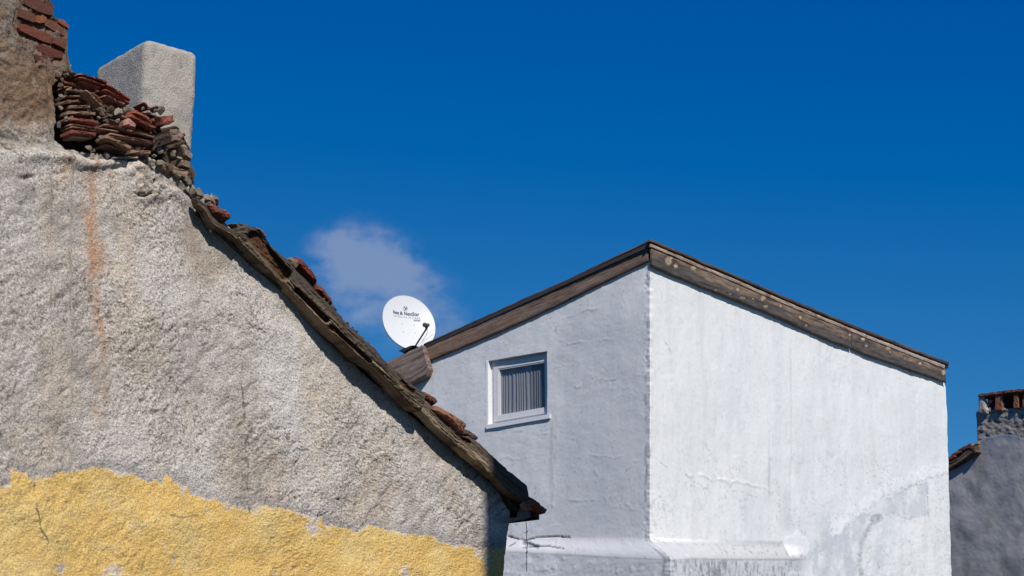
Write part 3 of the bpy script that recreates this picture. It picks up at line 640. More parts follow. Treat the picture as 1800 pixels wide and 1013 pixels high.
# left face -----------------------------------------------------------
w0, w1 = 857.5, 962.0
wtl, wtr, wbl, wbr = (857.5, 634.5), (962., 617.5), (858.5, 749.), (963.5, 731.)
xl = np.r_[np.arange(600, w0, 1.9), np.linspace(w0, w1, 56)[:-1], np.arange(w1, 1142, 1.7), 1142.]
fas_x, fas_y = [600, 726, 753, 833, 916, 1000, 1080, 1142], [700, 646, 630, 596, 560, 520, 480, 452]
tl = np.interp(xl, fas_x, fas_y) - 2
s1 = (wtr[1] - wtl[1]) / (w1 - w0)
wt = wtl[1] + (xl - w0) * s1; wb_ = wbl[1] + (xl - w0) * (wbr[1] - wbl[1]) / (w1 - w0)
wt = np.where(xl < w0, np.maximum(wt, tl + 8), wt)
bot1 = np.full_like(xl, 1024.)
Yl = rows(tl, [wt, wb_, bot1], [70, 62, 150]); Xl = np.tile(xl, (Yl.shape[0], 1))
Pl = WL.P(Xl, Yl); Ul, Vl_ = WL.uv(Pl)
y0l = np.full_like(Xl, 945.) + 1.5 * fbm(Ul * 4, Ul * 0, 3, 110); y1l = np.interp(Xl, [600, 890, 1000, 1142], [968, 971, 977, 988])
rl = ledge_r(Xl, Yl, y0l, y1l)
dl = .010 * fbm(Ul * 1.2, Vl_ * 1.2, 3, 111) + .0022 * fbm(Ul * 5, Vl_ * 9, 4, 112) + .0011 * fbm(Ul * 22, Vl_ * 28, 3, 113)
crk = [[(978, 585), (985, 560), (1060, 540)], [(905, 760), (940, 757), (1010, 772)], [(860, 765), (880, 768), (900, 778)], [(1010, 680), (1060, 668), (1135, 660)], [(985, 600), (1010, 604), (1080, 598)],
       [(1040, 800), (1100, 806), (1138, 812)], [(980, 700), (978, 780), (972, 860), (970, 900)], [(1000, 880), (1060, 876), (1120, 896)], [(870, 804), (930, 806), (960, 800)], [(1100, 830), (1120, 812), (1136, 800)], [(1010, 818), (1045, 828), (1050, 836)]]
ridge = 0; rdark = 0
for i, p in enumerate(crk):
    d = pdist(Xl + 6 * fbm(Ul * 6, Vl_ * 6, 4, 120), Yl + 7 * fbm(Ul * 5, Vl_ * 4, 4, 121 + i), p); ridge = ridge + (.0045 if i != 6 else .003) * np.exp(-(d / 1.5) ** 2) * sstep(-.25, .15, fbm(Ul * 4, Vl_ * 4, 3, 130 + i)); rdark = np.maximum(rdark, np.exp(-((d - .3) / .9) ** 2) * sstep(-.1, .25, fbm(Ul * 4, Vl_ * 4, 3, 130 + i)))
dl = dl + ridge
# rough broken plaster near the corner
cr_ = np.exp(-((1142 - Xl) / 9.) ** 2) * sstep(-.2, .4, fbm(Ul * 6, Vl_ * 3, 4, 115))
dl -= .022 * cr_ * sstep(-.2, .4, fbm(Ul * 30, Vl_ * 24, 4, 116))
blotch = sstep(.34, .44, fbm(Ul * 5, Vl_ * 6, 5, 117, .6)) * sstep(740, 800, Yl); dl += .005 * blotch * fbm(Ul * 26, Vl_ * 26, 3, 118)
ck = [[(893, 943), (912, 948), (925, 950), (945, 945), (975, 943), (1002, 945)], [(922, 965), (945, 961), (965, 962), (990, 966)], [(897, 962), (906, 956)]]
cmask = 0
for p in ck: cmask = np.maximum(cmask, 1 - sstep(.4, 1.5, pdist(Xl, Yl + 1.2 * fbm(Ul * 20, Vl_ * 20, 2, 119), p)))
dent_shade = sstep(2.2, 0, pdist(Xl, Yl + 2 * fbm(Ul * 22, Vl_ * 22, 3, 140), [(920, 955), (930, 958), (945, 963)]) - 2.2) * sstep(915, 920, Xl)
dl -= .02 * cmask + .03 * dent_shade
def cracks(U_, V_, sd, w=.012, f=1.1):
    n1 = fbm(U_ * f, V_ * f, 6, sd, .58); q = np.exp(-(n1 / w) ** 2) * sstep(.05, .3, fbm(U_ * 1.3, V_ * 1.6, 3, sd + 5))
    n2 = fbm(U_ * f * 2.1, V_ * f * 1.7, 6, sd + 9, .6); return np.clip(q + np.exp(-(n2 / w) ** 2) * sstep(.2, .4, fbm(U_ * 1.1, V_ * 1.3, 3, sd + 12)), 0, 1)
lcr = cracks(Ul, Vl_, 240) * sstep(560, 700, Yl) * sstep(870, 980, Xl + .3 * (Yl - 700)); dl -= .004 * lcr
low = sstep(0, 6, Yl - y1l)
dl += low * (.006 * fbm(Ul * 4, Vl_ * 8, 4, 141) + .006 * sstep(.2, .5, fbm(Ul * 12, Vl_ * 9, 4, 142)))
wc = np.exp(-((1142 - Xl) / 60.)) * (Xl > 900)
wfade = sstep(0, 8, 1142 - Xl)
hole_b = (Xl > w0 - 3) & (Xl < w1 + 3) & (Yl > wtr[1] - 3) & (Yl < wbl[1] + 3)
Fl = Pl + (dl * wfade + LA * rl)[..., None] * WL.n + (rl * LB * np.exp(-((1142 - Xl) / 90.)))[..., None] * WR.n
cd_ = corner_dy(Yl) * (1 - wfade)
Fl = Fl + cd_[..., None] * (WL.n + WR.n)
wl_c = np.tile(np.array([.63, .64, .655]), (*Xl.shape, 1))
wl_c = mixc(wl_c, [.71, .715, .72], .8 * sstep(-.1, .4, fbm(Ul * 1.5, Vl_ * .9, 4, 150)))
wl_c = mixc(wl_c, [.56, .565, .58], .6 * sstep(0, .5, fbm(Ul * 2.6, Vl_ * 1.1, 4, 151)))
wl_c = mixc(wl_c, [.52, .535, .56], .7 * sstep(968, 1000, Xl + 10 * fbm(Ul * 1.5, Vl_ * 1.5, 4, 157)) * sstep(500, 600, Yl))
wl_c = mixc(wl_c, [.36, .36, .39], .6 * np.maximum(lcr, .8 * rdark))  # crack and ridge lines darkened, standing in for their fine shadow
vs = fbm(Ul * 9, Vl_ * .8, 4, 158); wl_c = mixc(wl_c, [.53, .54, .56], .15 * sstep(.1, .45, vs)); wl_c = mixc(wl_c, [.74, .73, .73], .15 * sstep(-.1, -.45, vs))
wl_c = mixc(wl_c, [.68, .66, .66], .5 * np.exp(-((Yl - 955) / 22) ** 2))
wl_c = mixc(wl_c, [.40, .40, .43], .55 * np.exp(-((Xl - 969 - 2 * fbm(Vl_ * 3, Ul * 0, 2, 152)) / 3.) ** 2) * sstep(738, 760, Yl) * sstep(930, 800, Yl))
wl_c = mixc(wl_c, [.33, .33, .35], .8 * sstep(.32, .5, fbm(Ul * 14, Vl_ * 14, 5, 153)) * sstep(975, 995, Yl) * .6)
wl_c = mixc(wl_c, [.30, .30, .32], .6 * sstep(.50, .6, fbm(Ul * 30, Vl_ * 26, 4, 154) + .25 * cr_))
wl_c = mixc(wl_c, [.22, .22, .23], .8 * np.exp(-((Xl - 1135 - 3 * fbm(Vl_ * 4, Ul * 0, 3, 155)) / 1.8) ** 2) * sstep(-.25, .2, fbm(Ul * 2, Vl_ * 5, 4, 156)) * sstep(560, 700, Yl))
wl_c = mixc(wl_c, [.07, .06, .06], np.clip(cmask * .9 + .0 * dent_shade, 0, 1))  # thin crack lines drawn dark in place of the groove's own shadow
wl_c = mixc(wl_c, [.22, .22, .24], dent_shade * .8)  # shadow blob by the crack, painted dark over the dent
wl_c = mixc(wl_c, [.30, .29, .30], .5 * np.exp(-((Yl - y1l - 1) / 1.4) ** 2))
ii = (Xl[:-1, :-1] >= w0 - .01) & (Xl[:-1, 1:] <= w1 + .01)
rowi = np.arange(Yl.shape[0] - 1)
skip = ii & ((rowi >= 70) & (rowi < 132))[:, None]
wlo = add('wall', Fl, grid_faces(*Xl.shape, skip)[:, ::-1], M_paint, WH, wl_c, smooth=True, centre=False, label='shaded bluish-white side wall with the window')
# right face ----------------------------------------------------------
xr = np.r_[1142., np.arange(1143.5, 1664, 1.8), 1664.]
tr_ = np.interp(xr, [1142, 1287, 1380, 1451, 1522, 1605, 1664], [455, 512, 551, 580, 609, 641, 662]) - 3
b2 = np.full_like(xr, 1024.)
Yr = rows(tr_, [b2], [282])
# left face rows at the corner do not coincide: close the arris by matching row positions
Yr[:, 0] = np.interp(np.linspace(0, 1, Yr.shape[0]), np.linspace(0, 1, Yl.shape[0]), Yl[:, -1])
xe = np.interp(Yr, [640, 672, 686, 720, 850, 1013, 1800], [1659, 1660, 1663, 1664.5, 1668, 1673, 1690]) + 1.2 * fbm(Yr * .04, Yr * 0, 4, 160)
Xr = 1142 + (np.tile(xr, (Yr.shape[0], 1)) - 1142) * (xe - 1142) / (1664 - 1142)
Pr = WR.P(Xr, Yr); Ur_, Vr_ = WR.uv(Pr)
y0r = np.interp(Xr, [1142, 1400, 1420, 2000], [945, 958, 962, 962]); y1r = np.interp(Xr, [1142, 1178, 1400, 2000], [990, 986, 984, 984])
fadeR = sstep(1432, 1378, Xr + 10 * fbm(Yr * .03, Yr * 0, 3, 188))
lin = ledge_r(Xr, Yr, y0r, y1r)
far = 0 * Yr
rr_ = lin * fadeR * np.interp(Xr, [1142, 1178, 1260, 1400, 1430], [1, .95, .55, .22, .0])
dr = .016 * fbm(Ur_ * .8, Vr_ * .8, 3, 161) + .004 * fbm(Ur_ * 5, Vr_ * 3, 4, 162) + .0016 * fbm(Ur_ * 20, Vr_ * 16, 3, 163)
def rdg(p, w, h, sd, wob=3): 
    d = pdist(Xr + wob * fbm(Ur_ * 5, Vr_ * 5, 3, sd), Yr + wob * fbm(Ur_ * 5, Vr_ * 5, 3, sd + 1), p); return h * np.exp(-(d / w) ** 2)
dr += rdg([(1212, 834), (1250, 840), (1312, 850), (1350, 860)], 2.2, .007, 170, 7) * sstep(-.3, .2, fbm(Ur_ * 3, Vr_ * 3, 3, 171))
dr -= rdg([(1353, 760), (1353, 862)], 1.2, .008, 172, .6) + rdg([(1391, 600), (1391, 900)], 1.1, .006, 173, .6) + rdg([(1611, 690), (1612, 832)], 1.1, .008, 174, .6)
band_p = [(1470, 936), (1480, 918), (1510, 895), (1545, 868), (1580, 850), (1620, 833), (1662, 822)]
bd = pdist(Xr + 9 * fbm(Ur_ * 4, Vr_ * 4, 4, 175), Yr + 4 * fbm(Ur_ * 4, Vr_ * 4, 4, 176), band_p)
band = 1 - sstep(5, 12, bd + 5 * fbm(Ur_ * 12, Vr_ * 12, 4, 187)); dr += .0035 * band * (.6 + fbm(Ur_ * 9, Vr_ * 9, 3, 186))
arc_p = [(1518, 1030), (1511, 985), (1515, 955), (1530, 925), (1548, 910)]
arc = np.exp(-(pdist(Xr, Yr, arc_p) / 4) ** 2); arc2 = 1 - sstep(6, 10, pdist(Xr, Yr, [(1536, 915), (1544, 912)])); dr -= .010 * np.maximum(arc, arc2) * (.6 + fbm(Ur_ * 20, Vr_ * 20, 3, 177))
under = sstep(3, 12, (Yr - np.interp(Xr, *np.array(band_p).T))) * (Xr > 1500)
patch = inpoly(Xr, Yr + 6 * fbm(Ur_ * 9, Vr_ * 4, 4, 178), [(1548, 908), (1560, 880), (1600, 855), (1630, 850), (1632, 905), (1600, 912), (1570, 905)])
pe = patch.astype(float); dr -= .004 * pe
cb = 1 - sstep(20, 25, np.hypot(Xr - 1400, (Yr - 958) * 1.02) + 9 * fbm(Ur_ * 5, Vr_ * 5, 4, 179)); dr += .004 * cb
dr += sstep(984, 990, Yr) * fadeR * (.010 * fbm(Ur_ * 14, Vr_ * 5, 4, 180))
dr += .010 * rdg([(1446, 535), (1462, 600), (1470, 680)], 14, 1, 181, 10) * fbm(Ur_ * 16, Vr_ * 5, 4, 182)
dr += .004 * sstep(.1, .5, fbm(Ur_ * 3, Vr_ * 3, 4, 183)) * fbm(Ur_ * 24, Vr_ * 12, 4, 184)
dr += sstep(870, 960, Yr) * sstep(1400, 1480, Xr) * .006 * fbm(Ur_ * 9, Vr_ * 7, 5, 185, .6)
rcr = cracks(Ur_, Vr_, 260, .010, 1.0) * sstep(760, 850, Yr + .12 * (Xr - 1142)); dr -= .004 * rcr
wf = sstep(0, 8, Xr - 1142)
Fr = Pr + (dr * wf + LB * rr_)[..., None] * WR.n + (rr_ * LA * np.exp(-(Xr - 1142) / 60.))[..., None] * WL.n
Fr = Fr + (corner_dy(Yr) * (1 - wf))[..., None] * (WL.n + WR.n)
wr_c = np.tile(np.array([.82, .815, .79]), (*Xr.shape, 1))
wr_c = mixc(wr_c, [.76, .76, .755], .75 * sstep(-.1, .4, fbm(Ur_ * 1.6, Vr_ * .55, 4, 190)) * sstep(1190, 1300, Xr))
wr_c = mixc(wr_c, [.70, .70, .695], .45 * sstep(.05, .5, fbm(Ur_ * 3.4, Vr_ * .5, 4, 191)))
wr_c = mixc(wr_c, [.80, .80, .79], .5 * sstep(.0, .5, fbm(Ur_ * 1.1 + 3, Vr_ * .9, 4, 192)))
stain = np.exp(-((Xr - 1352) / 3.5) ** 2) * sstep(770, 830, Yr) * sstep(905, 850, Yr) + .9 * np.exp(-((Xr - 1382) / 9) ** 2) * sstep(840, 880, Yr) * sstep(945, 920, Yr) + .6 * np.exp(-((Xr - 1391) / 1.3) ** 2) * sstep(900, 760, Yr) * sstep(600, 660, Yr)
wr_c = mixc(wr_c, [.50, .51, .52], np.clip(stain, 0, 1) * .55)
wr_c = mixc(wr_c, [.40, .41, .42], np.clip(np.maximum(arc, arc2) * (.8 + 1.1 * fbm(Ur_ * 16, Vr_ * 9, 4, 193)), 0, 1) * .95)
wr_c = mixc(wr_c, [.58, .605, .635], .7 * pe * sstep(-.5, .2, fbm(Ur_ * 4, Vr_ * 3, 4, 216))); pedge = np.exp(-(pdist(Xr, Yr + 6 * fbm(Ur_ * 9, Vr_ * 4, 4, 178), [(1548, 908), (1570, 905), (1600, 912), (1632, 905), (1630, 850)]) / 1.5) ** 2)
wr_c = mixc(wr_c, [.34, .35, .36], .8 * pedge * sstep(-.5, .3, fbm(Ur_ * 20, Vr_ * 20, 3, 194)))
wr_c = mixc(wr_c, [.57, .59, .615], .75 * sstep(860, 960, Yr) * (1 - np.exp(-((Xr - 1610) / 60) ** 2)) * sstep(1400, 1450, Xr) * sstep(-.3, .4, fbm(Ur_ * 2.5, Vr_ * 2, 4, 195)))
wr_c = mixc(wr_c, [.50, .495, .485], .85 * sstep(948, 956, Yr) * sstep(990, 985, Yr) * fadeR)
wr_c = mixc(wr_c, [.84, .84, .83], band * .95)
wr_c = mixc(wr_c, [.45, .46, .475], .6 * np.exp(-((bd - 10) / 1.6) ** 2) * (Yr > np.interp(Xr, *np.array(band_p).T)) * sstep(-.3, .2, fbm(Ur_ * 8, Vr_ * 8, 3, 217)) * (Xr > 1465))
fine = fbm(Ur_ * 4 + .6 * Vr_, Vr_ * 3.2, 6, 218, .6)
wr_c = mixc(wr_c, [.46, .465, .475], .7 * np.exp(-((fine - .12) / .022) ** 2) * sstep(.0, .3, fbm(Ur_ * 1.2, Vr_ * 1.5, 3, 221)) * sstep(700, 850, Yr))
wr_c = mixc(wr_c, [.58, .60, .625], .8 * inpoly(Xr + 10 * fbm(Ur_ * 4, Vr_ * 4, 4, 222), Yr + 8 * fbm(Ur_ * 5, Vr_ * 4, 4, 223), [(1436, 952), (1470, 940), (1512, 905), (1530, 900), (1512, 935), (1500, 965), (1505, 1060), (1450, 1060), (1425, 985)]) * sstep(-.5, .2, fbm(Ur_ * 3, Vr_ * 3, 4, 224)))
wr_c = mixc(wr_c, [.63, .635, .64], .5 * sstep(.2, .5, fbm(Ur_ * 12, Vr_ * 5, 5, 219, .65)))
wr_c = mixc(wr_c, [.86, .85, .84], cb)
wr_c = mixc(wr_c, [.66, .57, .50], .7 * np.exp(-(np.hypot(Xr - 1412, (Yr - 970) * 1.3) / 9) ** 2) * sstep(-.2, .4, fbm(Ur_ * 20, Vr_ * 20, 3, 196)))
strk = fbm(Ur_ * 11, Vr_ * 4.5, 6, 197, .72)
wr_c = mixc(wr_c, [.60, .605, .61], .8 * sstep(983, 992, Yr) * sstep(1425, 1395, Xr))
wr_c = mixc(wr_c, [.27, .27, .275], .85 * sstep(.0, .40, strk + .25 * np.exp(-((Xr - 1235) / 40) ** 2) + .12 * fbm(Ur_ * 2, Vr_ * 2, 2, 198)) * sstep(983, 992, Yr) * sstep(1420, 1390, Xr))
wr_c = mixc(wr_c, [.26, .26, .265], .8 * sstep(.2, .42, fbm((Ur_ + Vr_) * 5, (Ur_ - Vr_) * 16, 4, 199)) * np.exp(-((Yr - 970) / 11) ** 2) * sstep(1160, 1280, Xr) * sstep(1430, 1400, Xr))
wr_c = mixc(wr_c, [.42, .42, .43], .6 * rcr)  # crack network drawn dark, groove shadow put into the colour
for i, p in enumerate(([(1152, 806), (1160, 812), (1172, 822)], [(1170, 603), (1176, 612), (1180, 620)], [(1205, 834), (1225, 850), (1250, 866)], [(1288, 862), (1310, 866), (1330, 874)], [(1146, 948), (1180, 958), (1210, 958), (1290, 959), (1380, 960)])):
    q = 1 - sstep(.5, 1.8, pdist(Xr, Yr + 4 * fbm(Ur_ * 12, Vr_ * 12, 4, 200 + i), p)); wr_c = mixc(wr_c, [.36, .36, .37], .6 * q * sstep(-.2, .2, fbm(Ur_ * 12, Vr_ * 12, 3, 210 + i)))
wr_c = mixc(wr_c, [.36, .36, .38], .35 * sstep(.5, .6, fbm(Ur_ * 17, Vr_ * 15, 4, 215)) * sstep(790, 840, Yr))
wr_c = mixc(wr_c, [.28, .28, .29], .6 * np.exp(-((Yr - y1r) / 1.3) ** 2) * fadeR)
wr_c = mixc(wr_c, [.84, .83, .82], cb * .8)
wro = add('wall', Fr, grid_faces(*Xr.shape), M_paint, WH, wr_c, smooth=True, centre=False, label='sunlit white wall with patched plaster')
# far walls, closing the house
far_e = Fr[::8, -1]; bk = far_e + WR.n * -1 * 5.2
add('back_wall', np.stack([far_e, bk], 1).reshape(-1, 3), grid_faces(len(far_e), 2), M_paint, WH, (.6, .61, .64), centre=False)
# window --------------------------------------------------------------
c00, c10, c11, c01 = (WL.P(*wbl), WL.P(*wbr), WL.P(*wtr), WL.P(*wtl))
def Wp(s, t, off): return (c00 * (1 - s) * (1 - t) + c10 * s * (1 - t) + c11 * s * t + c01 * (1 - s) * t) + WL.n * off
wroot_p = Wp(.5, 0, 0)
win = bpy.data.objects.new('window', None); C.objects.link(win); win.parent = WH; win.location = tuple(wroot_p - wroot)
def wbox(name, s0, s1, t0, t1, o0, o1, mat, col=None, parent=None):
    P8 = [Wp(s0, t0, o0), Wp(s1, t0, o0), Wp(s1, t1, o0), Wp(s0, t1, o0), Wp(s0, t0, o1), Wp(s1, t0, o1), Wp(s1, t1, o1), Wp(s0, t1, o1)]
    return boxpts(P8, name, mat, parent or win, col)
wh = (.80, .80, .80)
wbox('reveal', -.03, 0.003, -.01, 1.01, .003, -.14, M_paint, wh)
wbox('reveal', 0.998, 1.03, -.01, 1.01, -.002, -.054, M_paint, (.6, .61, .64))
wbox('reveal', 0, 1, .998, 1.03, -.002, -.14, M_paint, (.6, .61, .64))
wbox('sill', -.02, 1.045, -.05, .012, .03, -.14, M_paint, (.66, .665, .69))
fr_s = .085
def frame(name, a0, a1, b0, b1, wd, wt_, o0, o1):
    ws = wd; wtt = wt_
    P = []; fcs = []
    outer = [(a0, b0), (a1, b0), (a1, b1), (a0, b1)]; inner = [(a0 + ws, b0 + wtt), (a1 - ws, b0 + wtt), (a1 - ws, b1 - wtt), (a0 + ws, b1 - wtt)]
    for o_ in (o0, o1):
        for q in (outer, inner): P += [Wp(s, t, o_) for s, t in q]
    for i in range(4):
        j = (i + 1) % 4
        fcs += [(i, j, 4 + j, 4 + i), (8 + i, 12 + i, 12 + j, 8 + j), (i, 8 + i, 8 + j, j), (4 + i, 4 + j, 12 + j, 12 + i)]
    o = add(name, P, fcs, M_pvc, win); fix_normals(o); return o
frame('window_frame', .004, 1.06, .014, .996, .07, .06, -.075, -.13)
frame('sash', .055, 1.0, .065, .945, .075, .075, -.055, -.12)
frame('glazing_bead', .128, .93, .138, .872, .02, .02, -.062, -.11)
wbox('pane', .14, .92, .15, .86, -.088, -.094, M_glass)
nc = 140; sg = np.linspace(.10, .97, nc); tg = np.linspace(.1, .9, 24)
Cu = np.zeros((24, nc, 3)); ph = np.cumsum(1 + .6 * np.sin(np.arange(nc) * .13) + 1.2 * np.random.RandomState(3).rand(nc)) * .5
for a, t in enumerate(tg):
    for b, s in enumerate(sg):
        Cu[a, b] = Wp(s, t, -.115 + .010 * math.sin(ph[b] + .4 * math.sin(t * 5 + b * .05)) * (1.1 - .5 * t))
cc_ = np.tile(np.array([.40, .39, .40]), (24, nc, 1)) * (.88 + .12 * np.cos(ph)[None, :, None] ** 2); cc_[:, sg > .66] *= .62  # right part darkened in colour to stand for the shadow there
add('curtain', Cu, grid_faces(24, nc), M_paint, win, cc_, smooth=True)
wbox('room', .0, 1., 0, 1., -.2, -.24, M_room)
# fascia boards --------------------------------------------------------
def wood_fas(X, Y, s, t, tt, hm, a=(.135, .092, .072), b=(.20, .15, .125), rust=.4, seed=300):
    c = np.tile(np.array(a), (*X.shape, 1)) * 1.1; c = mixc(c, b, sstep(-.3, .4, fbm(s * 1.3, t * 30, 4, seed)))
    c = mixc(c, [.19, .095, .055], rust * sstep(0, .45, fbm(s * 2.2, t * 9, 4, seed + 1)))
    c = mixc(c, [.05, .04, .037], .7 * sstep(.12, .45, fbm(s * 1.8, t * 70, 4, seed + 2)))
    return c
def left_col(*a):
    c = wood_fas(*a); return mixc(c, [.22, .13, .085], .5 * sstep(900, 780, a[0]))
board('fascia_board', [(745, 610), (833, 570), (916, 532), (1000, 496), (1080, 457), (1139, 431)], [(753, 635), (833, 602), (916, 567), (1000, 527), (1080, 487), (1139, 459)], WL, .045, .04, WH, left_col, relief=.004, n=220, m=16, rag=.3, label='dark brown fascia board above the window wall')
board('roof_edge', [(744, 605), (833, 565), (916, 527), (1000, 490), (1080, 451), (1141, 422.5)], [(745, 607.5), (833, 567.5), (916, 529.5), (1000, 493.5), (1080, 454.5), (1143, 425.5)], WL, .058, .05, WH, lambda *a: wood_fas(*a, a=(.055, .04, .036), b=(.10, .07, .06)), relief=.003, n=160, m=5, rag=.5)
board('fascia_board', [(640, 656), (686, 634), (742, 607)], [(650, 704), (700, 682), (727, 672), (749, 660), (754, 650)], WL, .13, .10, WH, lambda *a: wood_fas(*a, a=(.16, .115, .095), b=(.25, .19, .165), rust=.3, seed=320), relief=.004, n=70, m=22, rag=.6, label='wide grey-brown board end at the low corner')
chunk('roofing_flap', [(699, 617), (708, 613), (722, 608), (727, 607), (722, 612), (706, 620)], WL, .05, .3, (.04, .035, .035), WH, bevel=.1)
# right side: main boards, pale battens, dark sheet above
knots = [(1175, 459, 6, 8), (1188, 468, 4, 4), (1219, 471, 5, 4), (1181, 451, 4, 4), (1297, 509, 2.6, 2.6), (1305, 524, 5, 2.4), (1324, 525, 1.6, 1.4), (1341, 524, 4.6, 4.6), (1346, 539, 4, 2.6), (1372, 538, 2.4, 2.6), (1407, 558, 3, 3), (1417, 572, 3, 1.6), (1494, 589, 2.6, 2.2), (1517, 596, 4, 3.4), (1523, 608, 3, 2.4), (1562, 612, 4.5, 3.6), (1564, 619, 1.8, 1.8), (1591, 630, 2, 2), (1617, 639, 3, 3), (1659, 655, 4, 5), (1258, 510, 4, 1.5), (1283, 517, 3, 1)]
def right_col(X, Y, s, t, tt, hm):
    c = np.tile(np.array([.105, .088, .078]), (*X.shape, 1))
    c = mixc(c, [.235, .165, .115], sstep(.6, .25, tt + .5 * fbm(s * 1.1, t * 9, 4, 330)) * .9)
    c = mixc(c, [.035, .028, .026], .8 * sstep(.08, .4, fbm(s * 1.1, t * 22, 5, 331, .6)))
    c = mixc(c, [.33, .235, .15], .55 * sstep(.25, .5, fbm(s * 1.6 + 4, t * 16, 4, 332)) * sstep(.8, .5, tt))
    q = np.zeros_like(X)
    for (kx, ky, rx, ry) in knots:
        d = np.hypot((X - kx) / rx, (Y - ky) / ry) + .35 * fbm(X * .4, Y * .4, 2, 333); q = np.maximum(q, 1 - sstep(.6, 1.15, d)); halo = np.exp(-(np.hypot((X - kx) / (rx * 2.6), (Y - ky) / (ry * 1.8))) ** 2)
        c = mixc(c, [.045, .033, .028], .6 * halo * (1 - q))
    return mixc(c, [.50, .38, .235], q * (.75 + .5 * fbm(X * .15, Y * .15, 2, 334)))
def rt_line(x): return np.interp(x, [1143, 1287, 1400, 1500, 1600, 1668], [420, 481, 530, 571, 611, 637])
mb_top = [(1145, 437), (1210, 462), (1287, 492), (1400, 541), (1497, 579)]; mb_bot = [(1147, 469), (1215, 497), (1287, 525), (1345, 548), (1385, 566), (1451, 596), (1497, 613)]
board('fascia_board', mb_top, mb_bot, WR, .062, .025, WH, right_col, relief=.004, bow=.004, n=330, m=22, rag=.3, label='knotty sunlit fascia board')
board('fascia_board', [(1498, 579), (1560, 605), (1610, 625), (1662, 647)], [(1498, 613), (1530, 627), (1575, 641), (1610, 654), (1640, 664), (1663, 673)], WR, .060, .025, WH, right_col, relief=.004, bow=.004, n=170, m=22, rag=.3, label='knotty sunlit fascia board, lower length')
def bat_col(*a): return mixc(wood_fas(*a, a=(.34, .255, .185), b=(.42, .33, .26), rust=.9, seed=340), [.42, .36, .32], .5 * sstep(1450, 1550, a[0]))
for (xa, xb) in ((1144, 1354), (1355, 1523), (1524, 1661)):
    xx = np.linspace(xa, xb, 12)
    wob = 0.8 * fbm(xx * .02, xx * 0, 2, 345)
    board('batten', [(x, rt_line(x) + 8 + w) for x, w in zip(xx, wob)], [(x, rt_line(x) + 14.5 + w) for x, w in zip(xx, wob)], WR, .074, .02, WH, bat_col, relief=.003, n=150, m=7, rag=.35, label='pale narrow batten under the roof sheet')
xx = np.linspace(1142, 1668, 40); wob = .9 * fbm(xx * .03, xx * 0, 3, 346)
board('roof_edge', [(x, rt_line(x) + w) for x, w in zip(xx, wob)], [(x, rt_line(x) + 5.5 + w) for x, w in zip(xx, wob)], WR, .088, .025, WH, lambda *a: wood_fas(*a, a=(.045, .036, .032), b=(.11, .075, .055), rust=.3), relief=.004, n=300, m=5, rag=.5)
# roof sheet
ra, rb, rl_ = WR.P(1143., 424., .06), WR.P(1667., 640., .06), WL.P(640., 652., .04)
Q = np.array([[ra, rb], [rl_, rb + (rl_ - ra)]]); shell('roof', Q - Z * .02, Z, .05, M_dark, WH, None, smooth=False, centre=False)

# ================================================================== SATELLITE DISH
imr = np.array([1.0, 0, 0]); imu = np.array([0, -math.sin(PITCH), math.cos(PITCH)]); imt = -np.array([0, math.cos(PITCH), math.sin(PITCH)])
cdish = on_y(719.3, 567.0, 27.6)
vd = unit(CAM - cdish)
def im(v): return v[0] * imr + v[1] * imu + v[2] * imt
dx_, dyv = unit(im((.891, -.089, -.446))), im((-.146, .873, -.466)); dn_ = unit(np.cross(dx_, dyv)); dy_ = np.cross(dn_, dx_)
SX, SY, DD = .402, .432, .055
def dsurf(a, b, h=0): return cdish + a * dx_ + b * dy_ + dn_ * (DD * ((a / SX) ** 2 + (b / SY) ** 2) - DD + h)
SD = thing('satellite_dish', 'white oval satellite dish with navy lettering standing on the low corner of the white roof', 'satellite dish', dsurf(0, -SY))
nr, na = 16, 72; V = []; 
for i in range(nr + 1):
    for k in range(na):
        r_ = i / nr; an = 2 * math.pi * k / na; V.append(dsurf(r_ * SX * math.cos(an), r_ * SY * math.sin(an)))
f = [(i * na + k, i * na + (k + 1) % na, (i + 1) * na + (k + 1) % na, (i + 1) * na + k) for i in range(nr) for k in range(na)]
V2 = [v - dn_ * .004 for v in V]; off = len(V)
f2 = [tuple(j + off for j in q[::-1]) for q in f]
refl = add('reflector', V + V2, f + f2, M_dish, SD, smooth=True)
RV = []; prof = [(1.0, 0), (1.012, .002), (1.02, -.006), (1.02, -.02), (1.005, -.022), (1.0, -.006)]
for (sc, h) in prof:
    for k in range(na):
        an = 2 * math.pi * k / na; RV.append(cdish + sc * SX * math.cos(an) * dx_ + sc * SY * math.sin(an) * dy_ + dn_ * h)
rf = [(i * na + k, i * na + (k + 1) % na, ((i + 1) % 6) * na + (k + 1) % na, ((i + 1) % 6) * na + k) for i in range(6) for k in range(na)]
ro_ = add('rim', RV, rf, M_dish, SD, smooth=True); fix_normals(ro_)
lnb = cdish + dy_ * -.305 + dn_ * .50
base_ = dsurf(.0, -SY * 1.02, -.02)
tube('feed_arm', [base_ - dn_ * .05, base_ + dn_ * .02, lnb - dy_ * .06 + dn_ * .01], .0125, M_grey, SD, 8)
ln_d = unit(dsurf(0, 0) - lnb)
L = tube('receiver', [lnb - ln_d * .09, lnb - ln_d * .08, lnb - ln_d * .035, lnb - ln_d * .03, lnb + ln_d * .03, lnb + ln_d * .035], [.018, .026, .026, .018, .026, .034], M_grey, SD, 16)
tube('feed_cap', [lnb + ln_d * .036, lnb + ln_d * .052], [.034, .030], M_lgrey, L, 16)
tube('receiver', [lnb - dy_ * .005 + dx_ * .028, lnb - dy_ * .06 + dx_ * .004], [.016, .013], M_grey, SD, 10)
tube('clamp', [lnb - dy_ * .07, lnb - dy_ * .0], .016, M_grey, SD, 8)
cbs = []
